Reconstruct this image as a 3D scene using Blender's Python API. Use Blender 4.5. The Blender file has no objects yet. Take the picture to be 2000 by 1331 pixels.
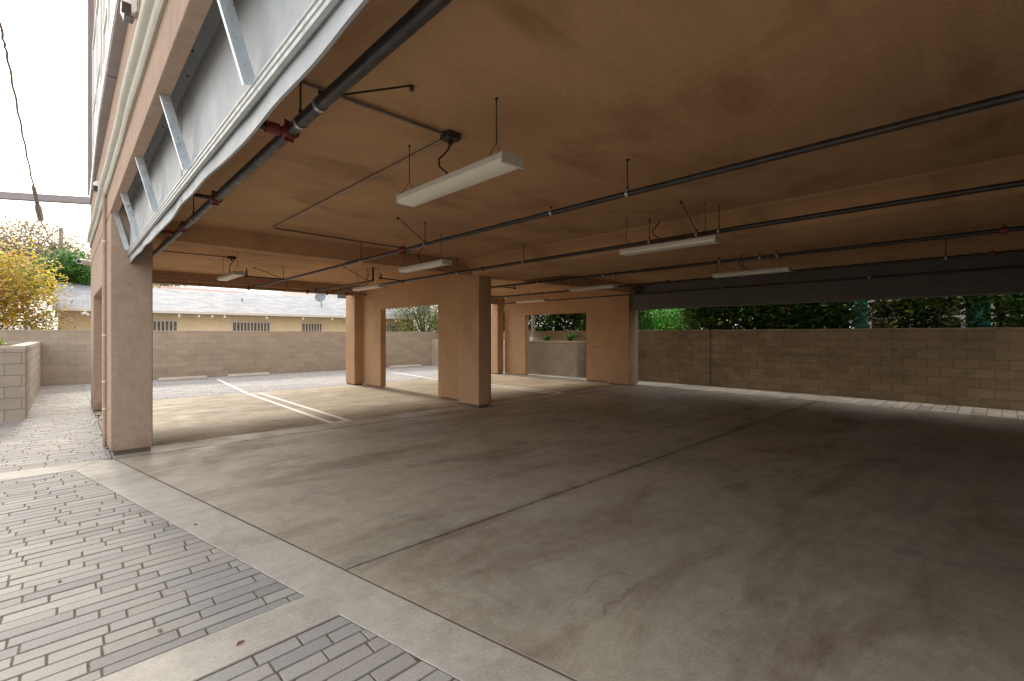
import bpy, bmesh, math, random
from mathutils import Vector, Matrix
R = math.radians
random.seed(7)
sc = bpy.context.scene
COL = sc.collection

# ------------------------------------------------------------------ camera, sky, sun, exposure
cam_d = bpy.data.cameras.new("camera")
cam = bpy.data.objects.new("camera", cam_d); COL.objects.link(cam)
cam.location = (0, 0, 1.5)
cam.rotation_euler = (R(90), 0, -0.762908)
cam_d.sensor_width = 36.0
cam_d.lens = 36.0 * 915 / 2000
cam_d.shift_y = -10.7 / 2000
cam_d.clip_start = 0.05
cam_d.clip_end = 500
sc.camera = cam

SUN_EL, SUN_AZ = 30.0, 0.7        # azimuth measured clockwise from +Y
w = bpy.data.worlds.new("World"); sc.world = w; w.use_nodes = True
nt = w.node_tree; nt.nodes.clear()
sky = nt.nodes.new("ShaderNodeTexSky"); sky.sky_type = 'NISHITA'; sky.sun_disc = False
sky.sun_elevation = R(SUN_EL); sky.sun_rotation = R(SUN_AZ)
sky.air_density = 1.0; sky.dust_density = 6.0; sky.ozone_density = 1.0
mixn = nt.nodes.new("ShaderNodeMix"); mixn.data_type = 'RGBA'
mixn.inputs[0].default_value = 0.72
mixn.inputs[7].default_value = (9.45, 9.3, 9.1, 1)       # thin bright overcast
bg = nt.nodes.new("ShaderNodeBackground"); bg.inputs[1].default_value = 0.125
wo = nt.nodes.new("ShaderNodeOutputWorld")
nt.links.new(sky.outputs[0], mixn.inputs[6]); nt.links.new(mixn.outputs[2], bg.inputs[0]); nt.links.new(bg.outputs[0], wo.inputs[0])

sun_d = bpy.data.lights.new("sun", 'SUN'); sun_d.energy = 1.9; sun_d.angle = R(8); sun_d.color = (1.0, 0.93, 0.83)
sun = bpy.data.objects.new("sun", sun_d); COL.objects.link(sun)
sdir = Vector((math.sin(R(SUN_AZ)) * math.cos(R(SUN_EL)), math.cos(R(SUN_AZ)) * math.cos(R(SUN_EL)), math.sin(R(SUN_EL))))
sun.rotation_euler = sdir.to_track_quat('Z', 'Y').to_euler()
sun.location = (0, 30, 20)

sc.view_settings.view_transform = 'Standard'; sc.view_settings.look = 'None'
sc.view_settings.exposure = 1.05; sc.view_settings.gamma = 1
sc.view_settings.use_curve_mapping = False
sc.cycles.max_bounces = 14; sc.cycles.diffuse_bounces = 9; sc.cycles.glossy_bounces = 4
sc.cycles.use_denoising = True
sc.cycles.sample_clamp_indirect = 8

# ------------------------------------------------------------------ materials
def mat(name):
    m = bpy.data.materials.new(name); m.use_nodes = True
    n = m.node_tree; n.nodes.clear()
    o = n.nodes.new("ShaderNodeOutputMaterial"); b = n.nodes.new("ShaderNodeBsdfPrincipled")
    n.links.new(b.outputs[0], o.inputs[0])
    return m, n, b
def N(n, t, **kw):
    x = n.nodes.new(t)
    for k, v in kw.items(): setattr(x, k, v)
    return x
def coords(n, scale=(1, 1, 1), loc=(0, 0, 0), world=True):
    mp = N(n, "ShaderNodeMapping"); mp.inputs['Scale'].default_value = scale; mp.inputs['Location'].default_value = loc
    if world:
        g = N(n, "ShaderNodeNewGeometry"); n.links.new(g.outputs['Position'], mp.inputs[0])
    else:
        g = N(n, "ShaderNodeTexCoord"); n.links.new(g.outputs['Object'], mp.inputs[0])
    return mp.outputs[0]
def noise(n, vec, scale, detail=5, rough=0.55, dist=0.0):
    x = N(n, "ShaderNodeTexNoise"); n.links.new(vec, x.inputs['Vector'])
    x.inputs['Scale'].default_value = scale; x.inputs['Detail'].default_value = detail
    x.inputs['Roughness'].default_value = rough; x.inputs['Distortion'].default_value = dist
    return x.outputs[0]
def ramp(n, fac, stops):
    r = N(n, "ShaderNodeValToRGB"); n.links.new(fac, r.inputs[0])
    e = r.color_ramp.elements
    while len(e) > 1: e.remove(e[-1])
    e[0].position, c = stops[0][0], stops[0][1]; e[0].color = c if len(c) == 4 else (*c, 1)
    for p, c in stops[1:]:
        q = e.new(p); q.color = c if len(c) == 4 else (*c, 1)
    return r.outputs[0]
def gray(v): return (v, v, v, 1)
def mixc(n, fac, a, b, mode='MIX'):
    x = N(n, "ShaderNodeMix", data_type='RGBA', blend_type=mode)
    for s, v in ((0, fac), (6, a), (7, b)):
        if hasattr(v, 'is_linked') or hasattr(v, 'links'): n.links.new(v, x.inputs[s])
        else: x.inputs[s].default_value = v if s == 0 else ((*v, 1) if len(v) == 3 else v)
    return x.outputs[2]
def bump(n, b, h, strength=0.3, dist=0.01, prev=None):
    x = N(n, "ShaderNodeBump"); x.inputs['Strength'].default_value = strength; x.inputs['Distance'].default_value = dist
    n.links.new(h, x.inputs['Height'])
    if prev is not None: n.links.new(prev, x.inputs['Normal'])
    n.links.new(x.outputs[0], b.inputs['Normal']); return x.outputs[0]
def math_(n, op, a, b=None, c=None):
    x = N(n, "ShaderNodeMath", operation=op)
    for i, v in enumerate((a, b, c)):
        if v is None: continue
        if isinstance(v, (int, float)): x.inputs[i].default_value = v
        else: n.links.new(v, x.inputs[i])
    return x.outputs[0]

def stucco(name, col, var=0.16, stain=0.0, stretch=(1, 1, 1), seed=0.0, darkcol=None):
    m, n, b = mat(name)
    v = coords(n, stretch, (seed, seed * .7, 0))
    big = noise(n, v, 0.9, 6, 0.6, 0.6)
    lo = tuple(c * (1 - var) for c in col); hi = tuple(min(1, c * (1 + var)) for c in col)
    c = ramp(n, big, [(0.3, lo), (0.7, hi)])
    if stain:
        v2 = coords(n, (0.8, 1.2, 0.7), (3.1 + seed, 8.2, 1))
        st = ramp(n, noise(n, v2, 1.25, 4, 0.5, 0.3), [(0.53, gray(0)), (0.70, gray(1))])
        c = mixc(n, math_(n, 'MULTIPLY', st, stain), c, darkcol or tuple(x * 0.5 for x in col))
        # trowel sweeps
        v3 = coords(n, (0.35, 2.6, 1), (seed, 4, 0))
        sw = ramp(n, noise(n, v3, 2.2, 5, 0.65, 1.2), [(0.42, gray(0)), (0.62, gray(1))])
        c = mixc(n, math_(n, 'MULTIPLY', sw, 0.30), c, tuple(x * 1.2 for x in col))
    if not stain:
        # scuffs and splash marks low on the faces
        gz = N(n, "ShaderNodeNewGeometry"); sz = N(n, "ShaderNodeSeparateXYZ"); n.links.new(gz.outputs['Position'], sz.inputs[0])
        zz = ramp(n, math_(n, 'ADD', sz.outputs[2], math_(n, 'MULTIPLY', noise(n, coords(n), 5, 5, 0.7), 0.35)), [(0.22, gray(1)), (0.38, gray(0))])
        c = mixc(n, math_(n, 'MULTIPLY', zz, 0.5), c, tuple(x * 0.45 for x in col))
        sf = ramp(n, noise(n, coords(n, (1.2, 1.2, 5), (seed, 5, 2)), 2.2, 6, 0.75, 0.8), [(0.60, gray(0)), (0.72, gray(1))])
        c = mixc(n, math_(n, 'MULTIPLY', sf, 0.22), c, tuple(x * 0.6 for x in col))
        md = noise(n, coords(n), 9, 6, 0.75)
        c = mixc(n, 0.5, c, ramp(n, md, [(0.3, gray(0.32)), (0.7, gray(0.70))]), 'SOFT_LIGHT')
    fine = noise(n, coords(n), 62, 4, 0.75)
    c = mixc(n, 0.4, c, ramp(n, fine, [(0.3, gray(0.35)), (0.7, gray(0.75))]), 'SOFT_LIGHT')
    n.links.new(c, b.inputs['Base Color']); b.inputs['Roughness'].default_value = 0.9
    b.inputs['Specular IOR Level'].default_value = 0.25
    p = bump(n, b, fine, 0.5, 0.010); bump(n, b, noise(n, v, 6, 4, 0.6), 0.30, 0.035, p)
    return m
M = {}
M['stucco'] = stucco('tan stucco', (0.50, 0.318, 0.185), 0.10, 0.22)
M['stucco_out'] = stucco('pinkish stucco', (0.40, 0.29, 0.222), 0.08)
M['ceiling'] = stucco('brown ceiling plaster', (0.485, 0.288, 0.150), 0.12, 0.55, (0.7, 1.1, 1), 2.0, (0.24, 0.12, 0.05))
M['graywall'] = stucco('grey painted beam', (0.15, 0.15, 0.135), 0.08)
M['graypost'] = stucco('grey violet plaster', (0.42, 0.36, 0.35), 0.06)

def concrete(name, base=(0.30, 0.28, 0.25), stain=True, tone=1.0, joints=False, rough=(0.40, 0.68), spec=0.4):
    m, n, b = mat(name)
    v = coords(n)
    a = noise(n, v, 0.55, 8, 0.62, 0.5)
    c = ramp(n, a, [(0.28, tuple(x * 0.74 * tone for x in base)), (0.5, tuple(x * tone for x in base)), (0.72, tuple(x * 1.18 * tone for x in base))])
    if stain:
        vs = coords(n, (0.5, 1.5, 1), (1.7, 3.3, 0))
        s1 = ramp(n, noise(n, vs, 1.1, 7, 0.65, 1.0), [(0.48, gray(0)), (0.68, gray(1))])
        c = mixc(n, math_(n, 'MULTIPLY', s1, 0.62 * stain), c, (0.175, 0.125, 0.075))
        s2 = ramp(n, noise(n, coords(n, (0.45, 1.3, 1), (9, 1, 0)), 1.3, 6, 0.6, 0.8), [(0.58, gray(0)), (0.72, gray(1))])
        c = mixc(n, math_(n, 'MULTIPLY', s2, 0.5 * stain), c, (0.12, 0.105, 0.09))
        s4 = ramp(n, noise(n, coords(n, (0.8, 1.2, 1), (5, 7, 0)), 2.4, 6, 0.7, 1.5), [(0.62, gray(0)), (0.8, gray(1))])
        c = mixc(n, math_(n, 'MULTIPLY', s4, 0.35 * stain), c, (0.42, 0.40, 0.37))
        # drips and tiny spots
        sp = N(n, "ShaderNodeTexVoronoi"); sp.inputs['Scale'].default_value = 2.1; n.links.new(v, sp.inputs['Vector'])
        sps = ramp(n, sp.outputs['Distance'], [(0.0, gray(1)), (0.035, gray(0))])
        c = mixc(n, math_(n, 'MULTIPLY', sps, 0.45 * stain), c, (0.08, 0.06, 0.05))
        # hairline cracks, broken up by a mask
        vc = N(n, "ShaderNodeTexVoronoi", feature='DISTANCE_TO_EDGE'); vc.inputs['Scale'].default_value = 0.33
        wv = N(n, "ShaderNodeTexNoise"); wv.inputs['Scale'].default_value = 1.6; wv.inputs['Detail'].default_value = 6; n.links.new(v, wv.inputs['Vector'])
        wa = N(n, "ShaderNodeVectorMath", operation='SCALE'); wa.inputs['Scale'].default_value = 0.8; n.links.new(wv.outputs['Color'], wa.inputs[0])
        wb = N(n, "ShaderNodeVectorMath", operation='ADD'); n.links.new(v, wb.inputs[0]); n.links.new(wa.outputs[0], wb.inputs[1]); n.links.new(wb.outputs[0], vc.inputs['Vector'])
        ck = ramp(n, vc.outputs['Distance'], [(0.0, gray(1)), (0.0010, gray(0))])
        ckm = ramp(n, noise(n, coords(n, loc=(7, 2, 0)), 0.45, 2, 0.5), [(0.57, gray(0)), (0.62, gray(1))])
        c = mixc(n, math_(n, 'MULTIPLY', math_(n, 'MULTIPLY', ck, ckm), 0.4), c, (0.07, 0.055, 0.045))
        # tyre scuffs: long thin dark streaks
        ty = ramp(n, noise(n, coords(n, (2.6, 0.22, 1), (11, 3, 0)), 2.0, 4, 0.6, 0.6), [(0.60, gray(0)), (0.70, gray(1))])
        tm = ramp(n, noise(n, coords(n, loc=(1, 22, 0)), 0.4, 2, 0.5), [(0.45, gray(0)), (0.6, gray(1))])
        c = mixc(n, math_(n, 'MULTIPLY', math_(n, 'MULTIPLY', ty, tm), 0.35), c, (0.12, 0.10, 0.085))
        # dirt gathered along the joints
        gp_ = N(n, "ShaderNodeNewGeometry"); sy = N(n, "ShaderNodeSeparateXYZ"); n.links.new(gp_.outputs['Position'], sy.inputs[0])
        dn_ = ramp(n, noise(n, coords(n), 3.5, 5, 0.7), [(0.38, gray(0.15)), (0.65, gray(1))])
        for yj in (2.9, 7.42, 7.93) if joints else ():
            dj = math_(n, 'ABSOLUTE', math_(n, 'SUBTRACT', sy.outputs[1], yj))
            dm = ramp(n, dj, [(0.0, gray(1)), (0.03, gray(0.55)), (0.11, gray(0))])
            c = mixc(n, math_(n, 'MULTIPLY', math_(n, 'MULTIPLY', dm, dn_), 0.75), c, (0.085, 0.062, 0.045))
    mid = noise(n, v, 6.5, 8, 0.78, 0.3)
    c = mixc(n, 0.55, c, ramp(n, mid, [(0.32, gray(0.28)), (0.68, gray(0.74))]), 'SOFT_LIGHT')
    fine = noise(n, v, 60, 5, 0.8)
    c = mixc(n, 0.6, c, ramp(n, fine, [(0.3, gray(0.25)), (0.7, gray(0.78))]), 'SOFT_LIGHT')
    ag = N(n, "ShaderNodeTexVoronoi"); ag.inputs['Scale'].default_value = 26; n.links.new(v, ag.inputs['Vector'])
    ags = math_(n, 'MULTIPLY', ramp(n, ag.outputs['Distance'], [(0.0, gray(1)), (0.10, gray(0))]), ramp(n, noise(n, v, 3, 3, 0.6), [(0.5, gray(0)), (0.6, gray(1))]))
    c = mixc(n, math_(n, 'MULTIPLY', ags, 0.45), c, (0.12, 0.095, 0.07))
    n.links.new(c, b.inputs['Base Color'])
    r = ramp(n, noise(n, v, 1.8, 5, 0.6, 0.4), [(0.3, gray(rough[0])), (0.7, gray(rough[1]))]); n.links.new(r, b.inputs['Roughness'])
    b.inputs['Specular IOR Level'].default_value = spec
    p = bump(n, b, fine, 0.16, 0.004); bump(n, b, noise(n, v, 4, 5, 0.6), 0.10, 0.02, p)
    return m
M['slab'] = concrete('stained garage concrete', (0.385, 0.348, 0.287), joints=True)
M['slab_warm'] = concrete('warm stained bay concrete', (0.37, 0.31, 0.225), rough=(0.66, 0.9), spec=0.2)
M['band'] = concrete('pale concrete band', (0.45, 0.425, 0.38), 0.45, rough=(0.75, 0.92), spec=0.15)
M['stop'] = concrete('cast concrete', (0.52, 0.50, 0.46), False)
M['footing'] = concrete('dark footing concrete', (0.14, 0.115, 0.09), False)

def attr_mat(name, rough=0.85, mul=(1, 1, 1), translucent=0.0, spec=0.3, grain=0.0, patch=None):
    m, n, b = mat(name)
    at = N(n, "ShaderNodeVertexColor"); at.layer_name = 'tone'
    c = at.outputs[0]
    if patch:
        pv = ramp(n, noise(n, coords(n), patch[0], 5, 0.6, 0.4), [(0.35, gray(0.0)), (0.68, gray(1.0))])
        c = mixc(n, math_(n, 'MULTIPLY', pv, patch[1]), c, patch[2])
    if grain:
        fine = noise(n, coords(n), 120, 4, 0.8)
        c = mixc(n, grain, c, ramp(n, fine, [(0.3, gray(0.2)), (0.7, gray(0.8))]), 'SOFT_LIGHT')
        bump(n, b, fine, 0.35, 0.003)
    n.links.new(c, b.inputs['Base Color']); b.inputs['Roughness'].default_value = rough
    b.inputs['Specular IOR Level'].default_value = spec
    if translucent:
        t = N(n, "ShaderNodeBsdfTranslucent"); n.links.new(c, t.inputs[0])
        mx = N(n, "ShaderNodeMixShader"); mx.inputs[0].default_value = translucent
        o = [x for x in n.nodes if x.type == 'OUTPUT_MATERIAL'][0]
        n.links.new(b.outputs[0], mx.inputs[1]); n.links.new(t.outputs[0], mx.inputs[2]); n.links.new(mx.outputs[0], o.inputs[0])
    return m
M['paver'] = attr_mat('grey pavers', 0.9, grain=0.6, spec=0.2, patch=(0.7, 0.45, (0.42, 0.40, 0.365)))
M['leaf'] = attr_mat('leaves', 0.55, translucent=0.38, spec=0.35)

def block(name, c1, c2, mortar, axis='x', bump_s=0.5, off=0.0, grime=0.45):
    m, n, b = mat(name)
    g = N(n, "ShaderNodeNewGeometry"); sx = N(n, "ShaderNodeSeparateXYZ"); n.links.new(g.outputs['Position'], sx.inputs[0])
    cb = N(n, "ShaderNodeCombineXYZ")
    n.links.new(math_(n, 'ADD', math_(n, 'ADD', sx.outputs[0], sx.outputs[1]), off), cb.inputs[0]); n.links.new(math_(n, 'ADD', sx.outputs[2], 0.0), cb.inputs[1])
    # wobble joints a little
    dn = N(n, "ShaderNodeTexNoise"); dn.inputs['Scale'].default_value = 3.0; n.links.new(cb.outputs[0], dn.inputs['Vector'])
    dv = N(n, "ShaderNodeVectorMath", operation='SCALE'); dv.inputs['Scale'].default_value = 0.012
    n.links.new(dn.outputs['Color'], dv.inputs[0])
    ad = N(n, "ShaderNodeVectorMath", operation='ADD'); n.links.new(cb.outputs[0], ad.inputs[0]); n.links.new(dv.outputs[0], ad.inputs[1])
    br = N(n, "ShaderNodeTexBrick"); n.links.new(ad.outputs[0], br.inputs['Vector'])
    br.inputs['Scale'].default_value = 1.0; br.inputs['Brick Width'].default_value = 0.41; br.inputs['Row Height'].default_value = 0.2
    br.inputs['Mortar Size'].default_value = 0.006; br.inputs['Mortar Smooth'].default_value = 0.5; br.inputs['Bias'].default_value = 0.0
    br.inputs['Color1'].default_value = (*c1, 1); br.inputs['Color2'].default_value = (*c2, 1); br.inputs['Mortar'].default_value = (*mortar, 1)
    c = br.outputs['Color']
    v = coords(n)
    st = ramp(n, noise(n, coords(n, (1, 1, 2.2)), 1.3, 7, 0.65, 0.7), [(0.42, gray(0)), (0.68, gray(1))])
    c = mixc(n, math_(n, 'MULTIPLY', st, grime), c, tuple(x * 0.62 for x in c1))
    ef = ramp(n, noise(n, coords(n, (1, 1, 0.6), (4, 4, 4)), 2.6, 6, 0.7), [(0.62, gray(0)), (0.75, gray(1))])
    c = mixc(n, math_(n, 'MULTIPLY', ef, 0.3), c, tuple(min(1, x * 1.45) for x in c2))
    fine = noise(n, v, 75, 4, 0.8)
    c = mixc(n, 0.4, c, ramp(n, fine, [(0.3, gray(0.25)), (0.7, gray(0.75))]), 'SOFT_LIGHT')
    n.links.new(c, b.inputs['Base Color']); b.inputs['Roughness'].default_value = 0.95; b.inputs['Specular IOR Level'].default_value = 0.15
    inv = math_(n, 'SUBTRACT', 1.0, br.outputs['Fac'])
    p = bump(n, b, inv, bump_s, 0.012); bump(n, b, fine, 0.4, 0.006, p)
    return m
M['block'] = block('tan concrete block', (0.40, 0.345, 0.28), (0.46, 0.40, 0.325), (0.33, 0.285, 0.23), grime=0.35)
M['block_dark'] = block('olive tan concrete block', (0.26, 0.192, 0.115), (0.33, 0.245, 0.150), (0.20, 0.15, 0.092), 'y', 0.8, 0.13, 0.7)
M['block_gray'] = block('grey concrete block', (0.40, 0.345, 0.285), (0.47, 0.405, 0.335), (0.24, 0.205, 0.17), 'x', 0.8, 0.05, 0.4)

def plain(name, col, rough=0.5, metal=0.0, var=0.0, vs=6, spec=0.5, bmp=0.0):
    m, n, b = mat(name)
    if var:
        c = ramp(n, noise(n, coords(n), vs, 5, 0.65, 0.5), [(0.3, tuple(x * (1 - var) for x in col)), (0.7, tuple(min(1, x * (1 + var)) for x in col))])
        n.links.new(c, b.inputs['Base Color'])
        r = ramp(n, noise(n, coords(n), vs * 1.7, 4, 0.6), [(0.3, gray(max(0.05, rough - 0.12))), (0.7, gray(min(1, rough + 0.15)))]); n.links.new(r, b.inputs['Roughness'])
        if bmp: bump(n, b, noise(n, coords(n), vs * 2, 4, 0.6), bmp, 0.01)
    else:
        b.inputs['Base Color'].default_value = (*col, 1); b.inputs['Roughness'].default_value = rough
    b.inputs['Metallic'].default_value = metal; b.inputs['Specular IOR Level'].default_value = spec
    return m
M['pipe'] = plain('black steel pipe', (0.050, 0.044, 0.042), 0.38, 0.35, 0.35, 9)
M['conduit'] = plain('galvanised conduit', (0.30, 0.25, 0.20), 0.42, 0.7, 0.2, 12)
M['red'] = plain('red coupling paint', (0.22, 0.035, 0.027), 0.45, 0.0, 0.25, 30)
M['rod'] = plain('dark threaded rod', (0.07, 0.05, 0.04), 0.5, 0.4)
M['bracket'] = plain('zinc clip', (0.50, 0.50, 0.50), 0.4, 0.7)
M['white'] = plain('white enamel', (0.62, 0.60, 0.55), 0.5, 0.0, 0.05, 5)
M['lens'] = plain('prismatic diffuser', (0.84, 0.80, 0.68), 0.35)
M['galv'] = plain('galvanised steel', (0.60, 0.67, 0.72), 0.36, 0.6, 0.14, 14, bmp=0.05)
M['galvdull'] = plain('dull galvanised track', (0.36, 0.385, 0.385), 0.45, 0.5, 0.12, 20)
M['sheet'] = plain('pale grey sheathing', (0.36, 0.385, 0.405), 0.55, 0.15, 0.10, 3, bmp=0.12)
M['soffit'] = plain('grey soffit board', (0.27, 0.285, 0.29), 0.7, 0.0, 0.06, 3)
M['cornice'] = plain('olive cream foam moulding', (0.46, 0.45, 0.385), 0.8, 0.0, 0.10, 5, bmp=0.35)
M['beam_paint'] = plain('violet grey painted steel', (0.30, 0.275, 0.285), 0.55, 0.0, 0.07, 4)
M['whitetrim'] = plain('white trim', (0.78, 0.76, 0.73), 0.5, 0.0, 0.04, 6)
M['glass'] = plain('window glass', (0.06, 0.08, 0.085), 0.06, 0.0, 0, 1, 1.0)
M['blind'] = plain('drawn brown blind behind glass', (0.13, 0.105, 0.07), 0.45)
M['curtain'] = plain('glass over grey curtain', (0.22, 0.23, 0.22), 0.2, 0.0, 0.5, 4)
M['glass_pale'] = plain('pale reflecting glass', (0.50, 0.58, 0.58), 0.3, 0.0, 0, 1, 1.0)
M['cream'] = plain('cream painted stucco', (0.90, 0.81, 0.60), 0.85, 0.0, 0.06, 2.0, 0.2)
M['creamwall2'] = plain('white painted wall', (0.78, 0.74, 0.66), 0.85, 0.0, 0.05, 2.0, 0.2)
M['teal'] = plain('teal painted siding', (0.015, 0.17, 0.155), 0.7, 0.0, 0.10, 3)
M['redtile'] = plain('red roof tile', (0.36, 0.20, 0.16), 0.8, 0.0, 0.25, 8)
M['bark'] = plain('bark', (0.16, 0.12, 0.09), 0.9, 0.0, 0.3, 14, 0.2, 0.5)
M['barkpale'] = plain('pale bark', (0.30, 0.25, 0.21), 0.9, 0.0, 0.3, 14, 0.2, 0.5)
M['soil'] = plain('soil', (0.10, 0.075, 0.055), 0.95, 0.0, 0.35, 10, 0.1, 0.5)
M['sand'] = plain('sandy joint fill', (0.155, 0.125, 0.095), 0.95, 0.0, 0.4, 40, 0.1, 0.5)
M['earth'] = plain('dry earth', (0.24, 0.21, 0.17), 0.95, 0.0, 0.3, 1, 0.1)
M['black'] = plain('black rubber', (0.02, 0.02, 0.022), 0.5)
M['cap'] = plain('planter cap', (0.55, 0.48, 0.40), 0.9, 0.0, 0.12, 6, 0.2, 0.3)
M['bulb'] = plain('frosted bulb', (0.85, 0.80, 0.70), 0.3)
M['dish'] = plain('grey dish', (0.22, 0.25, 0.28), 0.45, 0.0, 0.05, 5)
M['cable'] = plain('grey cable', (0.12, 0.115, 0.11), 0.6)
M['splice'] = plain('grey splice sleeve', (0.30, 0.28, 0.26), 0.6, 0, 0.15, 20)
M['cream_clip'] = plain('cream clip', (0.66, 0.55, 0.38), 0.6)
# worn white line paint
def paint_mat():
    m, n, b = mat('worn white line paint')
    wv = ramp(n, noise(n, coords(n), 14, 6, 0.75), [(0.28, (0.42, 0.38, 0.32)), (0.45, (0.80, 0.78, 0.74))])
    n.links.new(wv, b.inputs['Base Color']); b.inputs['Roughness'].default_value = 0.7
    return m
M['paint'] = paint_mat()
def shingle_mat():
    m, n, b = mat('pale grey asphalt shingles')
    g = N(n, "ShaderNodeNewGeometry"); sx = N(n, "ShaderNodeSeparateXYZ"); n.links.new(g.outputs['Position'], sx.inputs[0])
    cb = N(n, "ShaderNodeCombineXYZ"); n.links.new(sx.outputs[0], cb.inputs[0]); n.links.new(math_(n, 'MULTIPLY', sx.outputs[2], 3.1), cb.inputs[1])
    br = N(n, "ShaderNodeTexBrick"); n.links.new(cb.outputs[0], br.inputs['Vector'])
    br.inputs['Scale'].default_value = 1; br.inputs['Brick Width'].default_value = 0.33; br.inputs['Row Height'].default_value = 0.17
    br.inputs['Mortar Size'].default_value = 0.008; br.inputs['Color1'].default_value = (0.30, 0.31, 0.325, 1); br.inputs['Color2'].default_value = (0.41, 0.42, 0.435, 1)
    br.inputs['Mortar'].default_value = (0.26, 0.27, 0.28, 1)
    c = mixc(n, 0.5, br.outputs['Color'], ramp(n, noise(n, coords(n, (0.5, 1, 2)), 3, 7, 0.7, 0.6), [(0.35, gray(0.30)), (0.65, gray(0.72))]), 'SOFT_LIGHT')
    n.links.new(c, b.inputs['Base Color']); b.inputs['Roughness'].default_value = 0.9
    bump(n, b, math_(n, 'SUBTRACT', 1.0, br.outputs['Fac']), 0.5, 0.01)
    return m
M['shingle'] = shingle_mat()

# ------------------------------------------------------------------ mesh helpers
class MB:
    def __init__(s): s.v = []; s.f = []; s.c = []
    def face(s, pts, col=None):
        i = len(s.v); s.v += [tuple(p) for p in pts]; s.f.append(tuple(range(i, i + len(pts)))); s.c.append(col)
    def box(s, x0, x1, y0, y1, z0, z1):
        i = len(s.v)
        s.v += [(x0, y0, z0), (x1, y0, z0), (x1, y1, z0), (x0, y1, z0), (x0, y0, z1), (x1, y0, z1), (x1, y1, z1), (x0, y1, z1)]
        for q in ((0, 3, 2, 1), (4, 5, 6, 7), (0, 1, 5, 4), (1, 2, 6, 5), (2, 3, 7, 6), (3, 0, 4, 7)):
            s.f.append(tuple(i + k for k in q)); s.c.append(None)
        return s
    def prism(s, poly, z0, z1):                      # vertical extrusion of a CCW xy polygon
        n = len(poly); i = len(s.v)
        s.v += [(p[0], p[1], z0) for p in poly] + [(p[0], p[1], z1) for p in poly]
        s.f.append(tuple(i + k for k in reversed(range(n)))); s.f.append(tuple(i + n + k for k in range(n)))
        s.c += [None, None]
        for k in range(n):
            k2 = (k + 1) % n; s.f.append((i + k, i + k2, i + n + k2, i + n + k)); s.c.append(None)
        return s
    def extr(s, prof, a, b):                          # extrude a profile of (offset vectors) from point list a to b: prof verts (x,z) along y
        n = len(prof); i = len(s.v)
        s.v += [(p[0], a, p[1]) for p in prof] + [(p[0], b, p[1]) for p in prof]
        s.f.append(tuple(i + k for k in range(n))); s.f.append(tuple(i + n + k for k in reversed(range(n)))); s.c += [None, None]
        for k in range(n):
            k2 = (k + 1) % n; s.f.append((i + k, i + n + k, i + n + k2, i + k2)); s.c.append(None)
        return s
    def tube(s, pts, r, seg=10, caps=True):
        pts = [Vector(p) for p in pts]; rs = r if isinstance(r, (list, tuple)) else [r] * len(pts)
        base = len(s.v); up = None
        for k, p in enumerate(pts):
            if k == 0: t = pts[1] - pts[0]
            elif k == len(pts) - 1: t = pts[-1] - pts[-2]
            else: t = (pts[k + 1] - p).normalized() + (p - pts[k - 1]).normalized()
            t.normalize()
            if up is None: up = Vector((0, 0, 1)) if abs(t.z) < 0.9 else Vector((1, 0, 0))
            u = t.cross(up).normalized(); vv = u.cross(t).normalized(); up = vv
            for q in range(seg):
                a = 2 * math.pi * q / seg
                s.v.append(tuple(p + (u * math.cos(a) + vv * math.sin(a)) * rs[k]))
        for k in range(len(pts) - 1):
            for q in range(seg):
                q2 = (q + 1) % seg; A = base + k * seg
                s.f.append((A + q, A + seg + q, A + seg + q2, A + q2)); s.c.append(None)
        if caps:
            s.f.append(tuple(base + q for q in range(seg))); s.f.append(tuple(base + (len(pts) - 1) * seg + q for q in reversed(range(seg)))); s.c += [None, None]
        return s
    def build(s, name, m, parent=None, smooth=False, bevel=0.0, wobble=None):
        me = bpy.data.meshes.new(name); me.from_pydata(s.v, [], s.f); me.update()
        if any(c is not None for c in s.c):
            ca = me.color_attributes.new('tone', 'FLOAT_COLOR', 'CORNER')
            k = 0; buf = []
            for f, c in zip(s.f, s.c):
                c = c or (0.3, 0.3, 0.3)
                buf += [c[0], c[1], c[2], 1.0] * len(f)
            ca.data.foreach_set('color', buf)
        bm = bmesh.new(); bm.from_mesh(me)
        if smooth or bevel: bmesh.ops.recalc_face_normals(bm, faces=bm.faces)
        bm.to_mesh(me); bm.free()
        me.materials.append(M[m] if isinstance(m, str) else m)
        if smooth:
            me.polygons.foreach_set('use_smooth', [True] * len(me.polygons))
            try: me.set_sharp_from_angle(angle=R(42))
            except Exception: pass
        o = bpy.data.objects.new(name, me); COL.objects.link(o)
        if parent: o.parent = parent
        if bevel:
            bv = o.modifiers.new('bevel', 'BEVEL'); bv.width = bevel; bv.segments = 2; bv.limit_method = 'ANGLE'; bv.angle_limit = R(40)
            bv.harden_normals = False
        return o
def tag(o, label=None, cat=None, group=None, kind=None):
    if label: o['label'] = label
    if cat: o['category'] = cat
    if group: o['group'] = group
    if kind: o['kind'] = kind
    return o
def empty(name, loc=(0, 0, 0), label=None, cat=None, group=None):
    o = bpy.data.objects.new(name, None); COL.objects.link(o); o.location = loc; o.empty_display_size = 0.2
    tag(o, label, cat, group); return o
def rel(o, parent):                                   # a mesh built in world coordinates under a moved empty
    o.parent = parent; o.matrix_parent_inverse = Matrix.Translation(parent.location).inverted(); return o
def B(x0, x1, y0, y1, z0, z1): return MB().box(x0, x1, y0, y1, z0, z1)

# ------------------------------------------------------------------ the ground
tag(MB().prism([(-150, -80), (200, -80), (200, 250), (-150, 250)], -0.6, -0.14).build('ground', 'earth'), kind='structure')
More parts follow.
